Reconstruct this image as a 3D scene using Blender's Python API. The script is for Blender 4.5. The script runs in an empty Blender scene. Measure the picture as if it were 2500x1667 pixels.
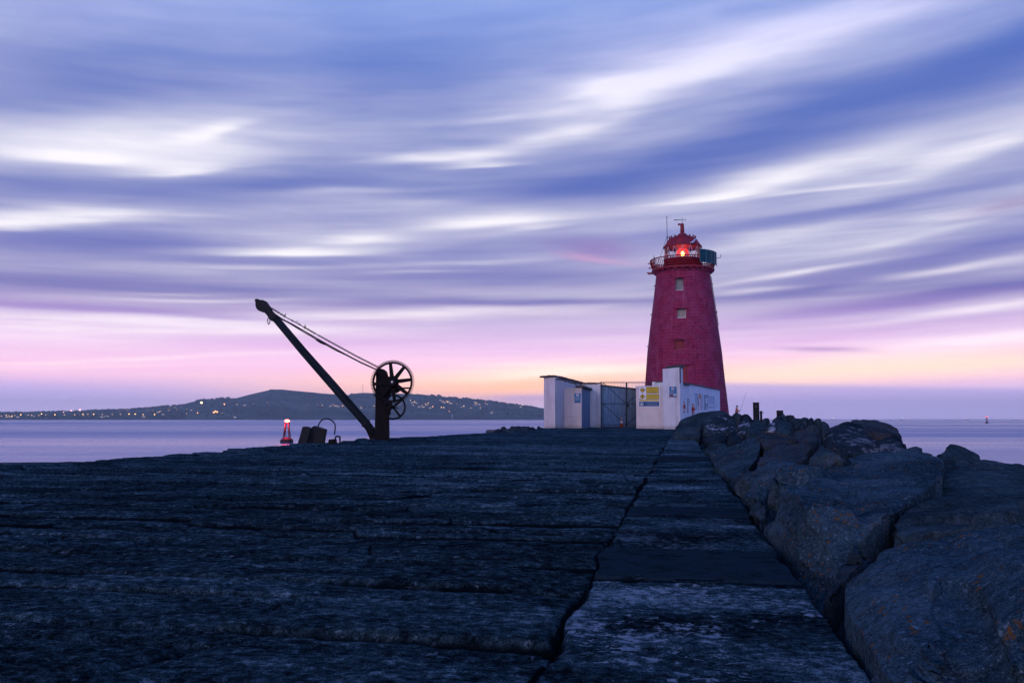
import bpy, bmesh, math, random
import numpy as np
from mathutils import Vector, Matrix

random.seed(7)
R = math.radians
scene = bpy.context.scene
COL = scene.collection

# ------------------------------------------------------------------ camera
F = 2153.0                      # focal length in photo pixels (2500 wide)
HZ = 1022.0                     # horizon row in the photo
EYE = 0.8
WATER = -3.3
PITCH = math.atan((HZ - 833.5) / F)
cam = bpy.data.cameras.new("camera")
cam.sensor_width = 36.0
cam.lens = 36.0 * F / 2500.0
cam.clip_start = 0.05
cam.clip_end = 30000.0
camo = bpy.data.objects.new("camera", cam)
COL.objects.link(camo)
camo.location = (0, 0, EYE)
camo.rotation_euler = (math.pi / 2 + PITCH, 0, 0)
scene.camera = camo


def ray(px, py):
    x, y = (px - 1250.0) / F, (833.5 - py) / F
    c, s = math.cos(PITCH), math.sin(PITCH)
    return Vector((x, c - s * y, s + c * y))


def at(px, py, Y):
    d = ray(px, py)
    t = Y / d.y
    return Vector((d.x * t, Y, EYE + d.z * t))


def lin(c):
    return tuple(((v / 255.0) / 12.92 if v <= 10 else ((v / 255.0 + 0.055) / 1.055) ** 2.4) for v in c) + (1.0,)


# ------------------------------------------------------------------ sky
world = bpy.data.worlds.new("World")
scene.world = world
world.use_nodes = True
NT = world.node_tree
NT.nodes.clear()


class G:
    """tiny expression builder for node trees"""

    def __init__(s, nt):
        s.nt = nt

    def put(s, sock, v):
        if v is None:
            return
        if isinstance(v, bpy.types.NodeSocket):
            s.nt.links.new(v, sock)
        else:
            sock.default_value = v

    def m(s, op, a, b=None, c=None, clamp=False):
        n = s.nt.nodes.new("ShaderNodeMath")
        n.operation = op
        n.use_clamp = clamp
        for i, v in enumerate((a, b, c)):
            s.put(n.inputs[i], v)
        return n.outputs[0]

    def v(s, op, a, b=None, c=None, out=0):
        n = s.nt.nodes.new("ShaderNodeVectorMath")
        n.operation = op
        for i, x in enumerate((a, b, c)):
            s.put(n.inputs[i], x)
        return n.outputs[out]

    def comb(s, x, y, z=0.0):
        n = s.nt.nodes.new("ShaderNodeCombineXYZ")
        for i, v in enumerate((x, y, z)):
            s.put(n.inputs[i], v)
        return n.outputs[0]

    def sep(s, v):
        n = s.nt.nodes.new("ShaderNodeSeparateXYZ")
        s.put(n.inputs[0], v)
        return n.outputs

    def noise(s, vec, scale, detail=2.0, rough=0.5, dist=0.0, dims='3D', out=0):
        n = s.nt.nodes.new("ShaderNodeTexNoise")
        n.noise_dimensions = dims
        s.put(n.inputs['Vector'], vec)
        n.inputs['Scale'].default_value = scale
        n.inputs['Detail'].default_value = detail
        n.inputs['Roughness'].default_value = rough
        n.inputs['Distortion'].default_value = dist
        return n.outputs[out]

    def voro(s, vec, scale, feature='F1', out=0, rnd=1.0):
        n = s.nt.nodes.new("ShaderNodeTexVoronoi")
        n.feature = feature
        s.put(n.inputs['Vector'], vec)
        n.inputs['Scale'].default_value = scale
        n.inputs['Randomness'].default_value = rnd
        return n.outputs[out]

    def ramp(s, fac, stops, interp='LINEAR'):
        n = s.nt.nodes.new("ShaderNodeValToRGB")
        n.color_ramp.interpolation = interp
        e = n.color_ramp.elements
        while len(e) < len(stops):
            e.new(0.5)
        for k, (p, c) in enumerate(stops):
            e[k].position = p
            e[k].color = c if len(c) == 4 else tuple(c) + (1.0,)
        s.put(n.inputs[0], fac)
        return n.outputs[0]

    def mix(s, fac, a, b, mode='MIX'):
        n = s.nt.nodes.new("ShaderNodeMix")
        n.data_type = 'RGBA'
        n.blend_type = mode
        s.put(n.inputs[0], fac)
        s.put(n.inputs[6], a)
        s.put(n.inputs[7], b)
        return n.outputs[2]

    def step(s, v, a, b):
        n = s.nt.nodes.new("ShaderNodeMapRange")
        n.interpolation_type = 'SMOOTHSTEP'
        s.put(n.inputs[0], v)
        n.inputs[1].default_value = a
        n.inputs[2].default_value = b
        return n.outputs[0]

    def mapping(s, vec, loc=(0, 0, 0), rot=(0, 0, 0), scale=(1, 1, 1), kind='POINT'):
        n = s.nt.nodes.new("ShaderNodeMapping")
        n.vector_type = kind
        s.put(n.inputs[0], vec)
        n.inputs[1].default_value = loc
        n.inputs[2].default_value = rot
        n.inputs[3].default_value = scale
        return n.outputs[0]

    def bump(s, h, strength=0.3, dist=0.02, normal=None):
        n = s.nt.nodes.new("ShaderNodeBump")
        n.inputs['Strength'].default_value = strength
        n.inputs['Distance'].default_value = dist
        s.put(n.inputs['Height'], h)
        if normal is not None:
            s.put(n.inputs['Normal'], normal)
        return n.outputs[0]


def azel(px, py):
    d = ray(px, py).normalized()
    return math.atan2(d.x, d.y), math.asin(d.z)


g = G(NT)
tc = NT.nodes.new("ShaderNodeTexCoord")
dirv = g.v('NORMALIZE', tc.outputs['Generated'])
dx, dy, dz = g.sep(dirv)
az = g.m('ARCTAN2', dx, dy)
el = g.m('ARCSINE', dz)
P = g.comb(az, el)
# soft domain warp: drawn-out clouds of a long exposure
wn = g.noise(g.mapping(P, scale=(3.2, 16.0, 1)), 1.0, 3.0, 0.5, out=1)
wn = g.v('SUBTRACT', wn, (0.5, 0.5, 0.5))
PW = g.v('MULTIPLY_ADD', wn, (0.16, 0.018, 0.0), P)

UP = 2352.0


def streak(cx, cy, rx, ry, ang, k=1.0, src=None):
    """an elongated cloud patch on the sky sphere; k>1 sharpens its lower side, k<1 its upper"""
    a, e = azel(cx * 1.063, cy * 1.063)
    sc = 1.063 / F
    mp = g.mapping(src or PW, (a, e, 0), (0, 0, R(ang)), (rx * sc, ry * sc, 1), 'TEXTURE')
    mn = g.v('MINIMUM', mp, (1e6, 0.0, 0.0))
    mp = g.v('MULTIPLY_ADD', mn, (0.0, k - 1.0, 0.0), mp)
    d = g.v('DOT_PRODUCT', mp, mp, out=1)
    return g.m('POWER', 2.6, g.m('MULTIPLY', d, -1.0))


BRIGHT = [
    (300, 325, 240, 62, 6, 1.5, .38), (225, 368, 100, 15, 4, 2.0, .42), (385, 388, 95, 17, 10, 2.2, .48), (475, 300, 85, 15, 14, 1.8, .34), (560, 240, 200, 34, 5, 1.0, .14),
    (120, 505, 180, 26, 6, 2.6, .62), (40, 520, 120, 16, 5, 2.6, .40), (300, 492, 140, 10, 5, 1.5, .26), (100, 350, 100, 10, 3, 1, .16),
    (665, 580, 135, 15, 4, 2.8, .72), (800, 546, 80, 12, 3, 1.6, .42), (720, 560, 230, 24, 3, 1.3, .18), (600, 612, 210, 6, 2, 1, .22), (480, 625, 160, 5, 2, 1, .14),
    (1480, 195, 260, 52, 12, 1.3, .48), (1400, 205, 110, 18, 8, 1.8, .30), (1640, 150, 240, 34, 14, 1.0, .24), (1900, 60, 330, 46, 12, 1.0, .30), (1560, 30, 330, 30, 6, 1.0, .16),
    (1290, 305, 150, 22, 12, 1.8, .28), (1000, 368, 150, 17, 3, 2.2, .44), (1120, 385, 90, 8, 4, 2.4, .34), (1230, 340, 170, 22, 12, 1.4, .24), (1140, 270, 160, 10, 5, 1, .16),
    (1150, 512, 150, 21, 3, 2.4, .62), (1235, 525, 80, 10, 4, 2.4, .30), (1600, 463, 120, 9, 4, 2.8, .50), (1710, 432, 170, 28, 8, 2.0, .44), (1880, 395, 230, 28, 9, 1.5, .34), (1860, 440, 200, 7, 3, 2.5, .28),
    (2250, 345, 220, 26, 12, 1.3, .36), (1850, 530, 250, 22, 6, 1.0, .26), (2200, 500, 220, 18, 8, 1.0, .24), (2100, 545, 200, 7, 7, 1.0, .20),
    (1850, 622, 180, 7, 6, 1.0, .40), (2200, 612, 200, 9, 8, 1.0, .28), (1740, 668, 130, 7, 3, 1.0, .42), (2250, 705, 300, 9, 6, 1.0, .30),
    (280, 750, 430, 20, 1, 1.0, .60), (800, 728, 330, 13, 2, 1.0, .38), (1020, 715, 200, 6, 2, 1.0, .2), (480, 688, 180, 5, 2, 1, .26), (430, 672, 140, 4, 2, 1, .16),
    (1060, 600, 250, 8, 3, 1, .16), (850, 440, 200, 8, 3, 1, .14), (960, 625, 90, 5, 2, 1, .20), (2150, 800, 330, 18, 6, 1.0, .52),
    (2000, 850, 400, 12, 3, 1.0, .40), (1180, 850, 260, 16, 3, 1.0, .45), (1350, 865, 200, 8, 3, 1, .3),
    (330, 825, 330, 5, 4, 1.0, .30), (150, 845, 220, 4, 3, 1, .30),
]
DARK = [
    (980, 150, 360, 95, 10, 1.0, .30), (1900, 265, 520, 50, 13, .8, .55), (1420, 405, 330, 40, 12, .8, .45),
    (2300, 150, 260, 60, 14, 1, .30), (450, 430, 260, 26, 6, .7, .35), (1000, 440, 330, 24, 3, 1, .20), (700, 420, 200, 20, 4, 1, .18),
    (330, 560, 430, 24, 3, .6, .42), (120, 410, 200, 22, 3, 1, .30), (300, 655, 520, 24, 1, 1, .42), (230, 712, 430, 12, -1, 1.6, .65),
    (1150, 640, 380, 26, 0, 1, .36), (1150, 697, 420, 9, 1, 1.4, .55), (2000, 470, 430, 14, 5, .7, .40),
    (2150, 585, 430, 22, 6, .8, .55), (1950, 652, 330, 12, 3, 1, .50), (2120, 683, 400, 15, 5, 1.2, .75),
    (1850, 775, 330, 18, 4, 1, .35), (2200, 835, 300, 6, 5, 1, .25), (200, 200, 260, 90, 4, 1, .25), (700, 60, 500, 60, 5, 1, .10), (650, 800, 400, 20, 2, 1, .25),
]
b = None
SRC = PW
for i_, (cx, cy, rx, ry, an, k, A) in enumerate(BRIGHT + [(*d[:6], -0.6 * d[6]) for d in DARK if d[6] > 0]):
    if i_ % 8 == 7:        # sequence the patches so that few intermediate values stay alive at once
        SRC = g.v('MULTIPLY_ADD', b, (1e-9, 1e-9, 1e-9), PW)
    gs = streak(cx, cy, rx, ry, an, k, SRC)
    b = g.m('MULTIPLY', gs, A) if b is None else g.m('MULTIPLY_ADD', gs, A, b)
# streaky texture that tightens towards the horizon
q = g.m('LOGARITHM', g.m('MAXIMUM', g.m('ADD', el, 0.06), 0.012), math.e)
q = g.m('MULTIPLY_ADD', az, -0.13, q)
sv = g.comb(g.m('MULTIPLY', az, 1.7), g.m('MULTIPLY', q, 6.0), 3.3)
n1 = g.noise(sv, 1.0, 4.0, 0.52, 0.35)
sv2 = g.comb(g.m('MULTIPLY', az, 3.0), g.m('MULTIPLY', q, 24.0), 9.1)
n2 = g.noise(sv2, 1.0, 2.0, 0.5)
sv3 = g.comb(g.m('MULTIPLY', az, 5.5), g.m('MULTIPLY', q, 15.0), 5.7)
n3 = g.noise(sv3, 1.0, 3.0, 0.55, 0.3)
b = g.m('MULTIPLY', b, g.m('MULTIPLY_ADD', n3, 1.6, 0.42))
b = g.m('MULTIPLY_ADD', g.m('SUBTRACT', n1, 0.5), 0.75, b)
b = g.m('MULTIPLY_ADD', g.m('SUBTRACT', n2, 0.5), 0.22, b)
b = g.m('MULTIPLY_ADD', g.m('SUBTRACT', n3, 0.5), 0.42, b)
b = g.step(g.m('ADD', b, 0.075), -0.48, 1.04)


def estops(rows, top):
    out = []
    for (y, c) in rows:
        e = azel(1250, y * 1.063)[1]
        out.append((max(0.0, min(1.0, e / 0.9)), lin(c)))
    out += top
    return sorted(out, key=lambda r: r[0])


ef = g.m('DIVIDE', g.m('MAXIMUM', el, 0.0), 0.9)
ZEN = (0.045, 0.205, 0.74)
dark = g.ramp(ef, estops(
    [(962, (196, 186, 232)), (905, (208, 176, 218)), (870, (238, 182, 210)), (800, (220, 174, 220)), (740, (172, 144, 206)),
     (690, (116, 112, 180)), (590, (106, 112, 184)), (430, (92, 110, 184)), (230, (84, 110, 188)), (0, (94, 134, 210))],
    [(0.62, (0.08, 0.22, 0.70)), (0.9, ZEN)]))
light = g.ramp(ef, estops(
    [(962, (206, 194, 234)), (905, (238, 202, 226)), (870, (255, 226, 216)), (820, (255, 232, 238)), (750, (255, 240, 250)),
     (600, (255, 250, 255)), (300, (250, 246, 255)), (120, (226, 224, 255)), (0, (196, 204, 252))],
    [(0.62, (0.16, 0.22, 0.55)), (0.9, (0.05, 0.10, 0.28))]))
skyc = g.mix(b, dark, light)
# sunset glow low over the headland, and the grey-violet bank along the horizon
og = g.m('MULTIPLY', streak(1180, 886, 560, 36, 2, 1.0), 1.0, clamp=True)
skyc = g.mix(og, skyc, (1.12, .55, .30, 1))
yg = g.m('MULTIPLY', streak(1330, 855, 280, 11, 3, 1.0), 0.42, clamp=True)
skyc = g.mix(yg, skyc, (1.2, 1.1, .9, 1))
yg2 = g.m('MULTIPLY', streak(2050, 848, 560, 26, 3, 1.0), 0.9, clamp=True)
skyc = g.mix(yg2, skyc, lin((255, 218, 192)))
pk = g.m('MULTIPLY', streak(420, 845, 700, 24, 2, 1.0), 0.38, clamp=True)
skyc = g.mix(pk, skyc, lin((240, 182, 222)))
lv = g.m('MULTIPLY', streak(60, 905, 520, 34, 0, 1.0), 0.7, clamp=True)
skyc = g.mix(lv, skyc, lin((172, 160, 216)))
bank = g.m('MULTIPLY', g.m('MULTIPLY', g.step(g.m('MULTIPLY_ADD', az, 0.035, el), 0.052, 0.043), g.step(az, 0.10, 0.2)), 0.8)
skyc = g.mix(bank, skyc, lin((176, 158, 210)))
for (cx, cy, rx, ry, an, A, c) in [(1385, 572, 95, 20, -6, .75, (150, 124, 186)), (1400, 592, 90, 7, -8, .5, (220, 165, 205)),
                                   (2335, 468, 60, 14, 4, .55, (150, 128, 180)), (1850, 806, 90, 6, -5, .75, (178, 140, 190)),
                                   (840, 735, 130, 5, 3, .5, (200, 165, 210)), (1200, 912, 130, 8, 0, .6, (180, 150, 205))]:
    skyc = g.mix(g.m('MULTIPLY', streak(cx, cy, rx, ry, an, 1.0), A, clamp=True), skyc, lin(c))
lowb = g.m('MULTIPLY_ADD', g.step(el, .13, .03), .38, .85)
skyc = g.v('SCALE', skyc)
skyc.node.inputs[3].default_value = 1.0
g.put(skyc.node.inputs[3], lowb)
# the half of the sky behind the camera: pale pink low on the left, dusk blue on the right
back = g.mix(g.step(dx, -0.6, 0.6), (0.22, 0.28, 0.62, 1), (0.16, 0.28, 0.70, 1))
lobe = g.m('MULTIPLY', g.step(g.v('DOT_PRODUCT', dirv, (-.28, -.95, .12), out=1), .62, .95), g.step(el, .55, .15))
back = g.mix(g.step(el, 0.15, 0.75), back, (*ZEN, 1))
back = g.mix(lobe, back, (1.75, 1.45, 1.75, 1))
skyc = g.mix(g.step(dy, 0.30, -0.30), skyc, back)
bg = NT.nodes.new("ShaderNodeBackground")
NT.links.new(skyc, bg.inputs[0])
bg.inputs[1].default_value = 1.0
wo = NT.nodes.new("ShaderNodeOutputWorld")
NT.links.new(bg.outputs[0], wo.inputs[0])
world.cycles.sampling_method = 'MANUAL'
world.cycles.sample_map_resolution = 512

# weak, very soft afterglow from behind the camera on the left
sun = bpy.data.lights.new("afterglow", 'SUN')
sun.energy = 0.30
sun.angle = R(25)
sun.color = (1.0, 0.72, 0.78)
suno = bpy.data.objects.new("afterglow", sun)
COL.objects.link(suno)
suno.rotation_euler = (R(72), 0, R(-38))

scene.view_settings.view_transform = 'Standard'
scene.view_settings.look = 'None'
scene.view_settings.gamma = 1.0
scene.view_settings.exposure = 0.35
scene.cycles.use_denoising = True
scene.cycles.max_bounces = 6
scene.cycles.diffuse_bounces = 3
scene.cycles.glossy_bounces = 3
scene.cycles.transmission_bounces = 6
scene.cycles.transparent_max_bounces = 8
scene.cycles.volume_bounces = 0
scene.cycles.sample_clamp_indirect = 4.0


# ------------------------------------------------------------------ helpers
def tag(o, label=None, cat=None, group=None, kind=None):
    if label:
        o['label'] = label
    if cat:
        o['category'] = cat
    if group:
        o['group'] = group
    if kind:
        o['kind'] = kind
    return o


def empty(name, loc, rz=0.0):
    o = bpy.data.objects.new(name, None)
    o.empty_display_size = 0.2
    o.location = loc
    o.rotation_euler = (0, 0, rz)
    COL.objects.link(o)
    return o


class MB:
    """collects shapes and links them as one mesh object"""

    def __init__(s):
        s.v, s.f, s.sm, s.mi = [], [], [], []
        s.slot = 0

    def add(s, vs, fs, smooth=False):
        o = len(s.v)
        s.v += [tuple(p) for p in vs]
        s.f += [tuple(i + o for i in f) for f in fs]
        s.sm += [smooth] * len(fs)
        s.mi += [s.slot] * len(fs)
        return s

    def box(s, lo, hi, mat=None):
        x0, y0, z0 = lo
        x1, y1, z1 = hi
        vs = [Vector(p) for p in ((x0, y0, z0), (x1, y0, z0), (x1, y1, z0), (x0, y1, z0), (x0, y0, z1), (x1, y0, z1), (x1, y1, z1), (x0, y1, z1))]
        if mat is not None:
            vs = [mat @ p for p in vs]
        return s.add(vs, [(0, 3, 2, 1), (4, 5, 6, 7), (0, 1, 5, 4), (1, 2, 6, 5), (2, 3, 7, 6), (3, 0, 4, 7)])

    def tube(s, pts, r, n=8, caps=True, closed=False):
        pts = [Vector(p) for p in pts]
        rs = r if isinstance(r, (list, tuple)) else [r] * len(pts)
        vs, fs = [], []
        N = len(pts)
        up = None
        for i, p in enumerate(pts):
            a = pts[(i - 1) % N] if (closed or i > 0) else p
            c = pts[(i + 1) % N] if (closed or i < N - 1) else p
            t = (c - a).normalized()
            if up is None:
                up = Vector((0, 0, 1)) if abs(t.z) < 0.9 else Vector((1, 0, 0))
            e1 = t.cross(up)
            if e1.length < 1e-5:
                e1 = t.cross(Vector((0.3, 1, 0.2)))
            e1.normalize()
            e2 = e1.cross(t).normalized()
            up = e2
            for k in range(n):
                w = 2 * math.pi * k / n
                vs.append(p + (e1 * math.cos(w) + e2 * math.sin(w)) * rs[i])
        for i in range(N if closed else N - 1):
            j = (i + 1) % N
            for k in range(n):
                fs.append((i * n + k, i * n + (k + 1) % n, j * n + (k + 1) % n, j * n + k))
        s.add(vs, fs, True)
        if caps and not closed:
            o = len(s.v) - len(vs)
            s.f += [tuple(o + k for k in reversed(range(n))), tuple(o + (N - 1) * n + k for k in range(n))]
            s.sm += [False, False]
            s.mi += [s.slot] * 2
        return s

    def lathe(s, prof, n=32, c=(0, 0, 0), axis='z', smooth=True, cap=True):
        vs, fs = [], []
        for (r, z) in prof:
            for k in range(n):
                w = 2 * math.pi * k / n
                a, b_ = r * math.cos(w), r * math.sin(w)
                p = (a, b_, z) if axis == 'z' else ((a, z, b_) if axis == 'y' else (z, a, b_))
                vs.append((c[0] + p[0], c[1] + p[1], c[2] + p[2]))
        for i in range(len(prof) - 1):
            for k in range(n):
                q_ = (i * n + k, i * n + (k + 1) % n, (i + 1) * n + (k + 1) % n, (i + 1) * n + k)
                fs.append(q_ if axis != 'y' else q_[::-1])
        s.add(vs, fs, smooth)
        if cap:
            o = len(s.v) - len(vs)
            L = len(prof) - 1
            a, b_ = tuple(o + k for k in reversed(range(n))), tuple(o + L * n + k for k in range(n))
            if axis == 'y':
                a, b_ = a[::-1], b_[::-1]
            s.f += [a, b_]
            s.sm += [False, False]
            s.mi += [s.slot] * 2
        return s

    def prism(s, poly, y0, y1, xf=None):
        """polygon in (x,z) extruded along y"""
        n = len(poly)
        vs = [Vector((p[0], y0, p[1])) for p in poly] + [Vector((p[0], y1, p[1])) for p in poly]
        if xf is not None:
            vs = [xf @ p for p in vs]
        fs = [tuple(range(n)), tuple(reversed(range(n, 2 * n)))]
        for i in range(n):
            j = (i + 1) % n
            fs.append((i, i + n, j + n, j))
        return s.add(vs, fs)

    def torus(s, c, R_, r, e1, e2, n=14, m=6, a0=0.0, a1=2 * math.pi, sq=1.0):
        c, e1, e2 = Vector(c), Vector(e1), Vector(e2)
        full = abs(a1 - a0) > 6.28
        k = n if full else n + 1
        pts = [c + e1 * (R_ * math.cos(a0 + (a1 - a0) * i / n)) * sq + e2 * (R_ * math.sin(a0 + (a1 - a0) * i / n)) for i in range(k)]
        return s.tube(pts, r, m, True, full)

    def build(s, name, mat, parent=None, bevel=0.0, fix=True):
        me = bpy.data.meshes.new(name)
        me.from_pydata(s.v, [], s.f)
        me.polygons.foreach_set("use_smooth", s.sm)
        mats = mat if isinstance(mat, (list, tuple)) else [mat]
        for m_ in mats:
            me.materials.append(m_)
        me.polygons.foreach_set("material_index", s.mi)
        if fix:
            bm = bmesh.new()
            bm.from_mesh(me)
            bmesh.ops.recalc_face_normals(bm, faces=bm.faces)
            bm.to_mesh(me)
            bm.free()
        me.update()
        o = bpy.data.objects.new(name, me)
        COL.objects.link(o)
        if parent is not None:
            o.parent = parent
        if bevel:
            b_ = o.modifiers.new("bevel", 'BEVEL')
            b_.width = bevel
            b_.segments = 2
            b_.limit_method = 'ANGLE'
        return o


def mat(name, fn):
    m_ = bpy.data.materials.new(name)
    m_.use_nodes = True
    nt = m_.node_tree
    bs = nt.nodes.get("Principled BSDF")
    fn(G(nt), bs, nt)
    return m_


def objco(nt, kind='Object'):
    return nt.nodes.new("ShaderNodeTexCoord").outputs[kind]


def geopos(nt):
    return nt.nodes.new("ShaderNodeNewGeometry").outputs['Position']


def plain(name, c, rough=0.6, metal=0.0, var=0.25, scale=6.0, bump=0.0, bscale=30.0, c2=None, spec=0.5):
    def fn(g_, bs, nt):
        co = geopos(nt)
        n_ = g_.noise(co, scale, 4.0, 0.6)
        cc = c2 or tuple(v * (1 - var) for v in c)
        col = g_.mix(g_.step(n_, 0.35, 0.68), (*cc, 1), (*c, 1))
        g_.put(bs.inputs['Base Color'], col)
        bs.inputs['Roughness'].default_value = rough
        bs.inputs['Metallic'].default_value = metal
        bs.inputs['Specular IOR Level'].default_value = spec
        if bump:
            g_.put(bs.inputs['Normal'], g_.bump(g_.noise(co, bscale, 4.0, 0.6), bump, 0.01))
    return mat(name, fn)


def glow(name, c, strength):
    def fn(g_, bs, nt):
        bs.inputs['Base Color'].default_value = (0.02, 0.02, 0.02, 1)
        bs.inputs['Emission Color'].default_value = (*c, 1)
        bs.inputs['Emission Strength'].default_value = strength
    return mat(name, fn)


# vectorised noise for terrain, paving and rock
def _hash(ix, iy, iz, seed):
    h = (ix.astype(np.int64) * 374761393 + iy.astype(np.int64) * 668265263 + iz.astype(np.int64) * 2147483647 + seed * 974634777) & 0xFFFFFFFF
    h = ((h ^ (h >> 13)) * 1274126177) & 0xFFFFFFFF
    h = ((h ^ (h >> 16)) * 2246822519) & 0xFFFFFFFF
    return ((h ^ (h >> 15)) & 0xFFFFFF) / float(0xFFFFFF)


def vnoise(x, y, z=None, seed=0):
    x = np.asarray(x, float)
    y = np.asarray(y, float)
    z = np.zeros_like(x) if z is None else np.asarray(z, float)
    ix, iy, iz = np.floor(x), np.floor(y), np.floor(z)
    fx, fy, fz = x - ix, y - iy, z - iz
    ux, uy, uz = [t * t * t * (t * (t * 6 - 15) + 10) for t in (fx, fy, fz)]
    r_ = 0.0
    for a in (0, 1):
        for b_ in (0, 1):
            for c in (0, 1):
                w = (ux if a else 1 - ux) * (uy if b_ else 1 - uy) * (uz if c else 1 - uz)
                r_ = r_ + w * _hash(ix + a, iy + b_, iz + c, seed)
    return r_ * 2 - 1


def fbm(x, y, z=None, seed=0, oct=4, gain=0.5, lac=2.03):
    t, a, s_ = 0.0, 1.0, 0.0
    for k in range(oct):
        f_ = lac ** k
        t = t + a * vnoise(x * f_, y * f_, None if z is None else z * f_, seed + k * 17)
        s_ += a
        a *= gain
    return t / s_


def sstep(a, b_, x):
    t = np.clip((x - a) / (b_ - a), 0, 1)
    return t * t * (3 - 2 * t)


# ------------------------------------------------------------------ pier paving
PA = math.atan(0.19)
CA, SA = math.cos(PA), math.sin(PA)


def pier(s_, t_):
    return t_ * CA + s_ * SA, -t_ * SA + s_ * CA


def to_pier(x, y):
    return x * SA + y * CA, x * CA - y * SA


EDGE_S = [0, 10, 15, 18.5, 27.5, 33, 48, 60, 74, 130]
EDGE_T = [-11.2, -11.2, -11.2, -10.95, -11.45, -11.1, -10.0, -10.3, -11.0, -11.0]


def left_edge(s_):
    return np.interp(s_, EDGE_S, EDGE_T)


rng = np.random.RandomState(11)
rowb = [0.6]
while rowb[-1] < 120:
    rowb.append(rowb[-1] + rng.choice([0.26, 0.33, 0.40, 0.48, 0.60]) * rng.uniform(.92, 1.08))
rowb = np.array(rowb)
slabs = []
for i in range(len(rowb)):
    b_ = [-14.0 + rng.uniform(0, 2)]
    while b_[-1] < 1.5:
        b_.append(b_[-1] + rng.uniform(1.3, 3.6))
    slabs.append(np.array(b_))
STRIP = np.array([0, 2.2, 4.52, 5.6, 7.5, 8.2, 10.4, 13.3, 17.0, 19.0, 24.0, 27.0, 34.0, 38.0, 50, 70, 130])
SKIND = [2, 2, 1, 2, 1, 2, 2, 2, 1, 2, 2, 2, 2, 2, 2, 2, 2]


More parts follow.
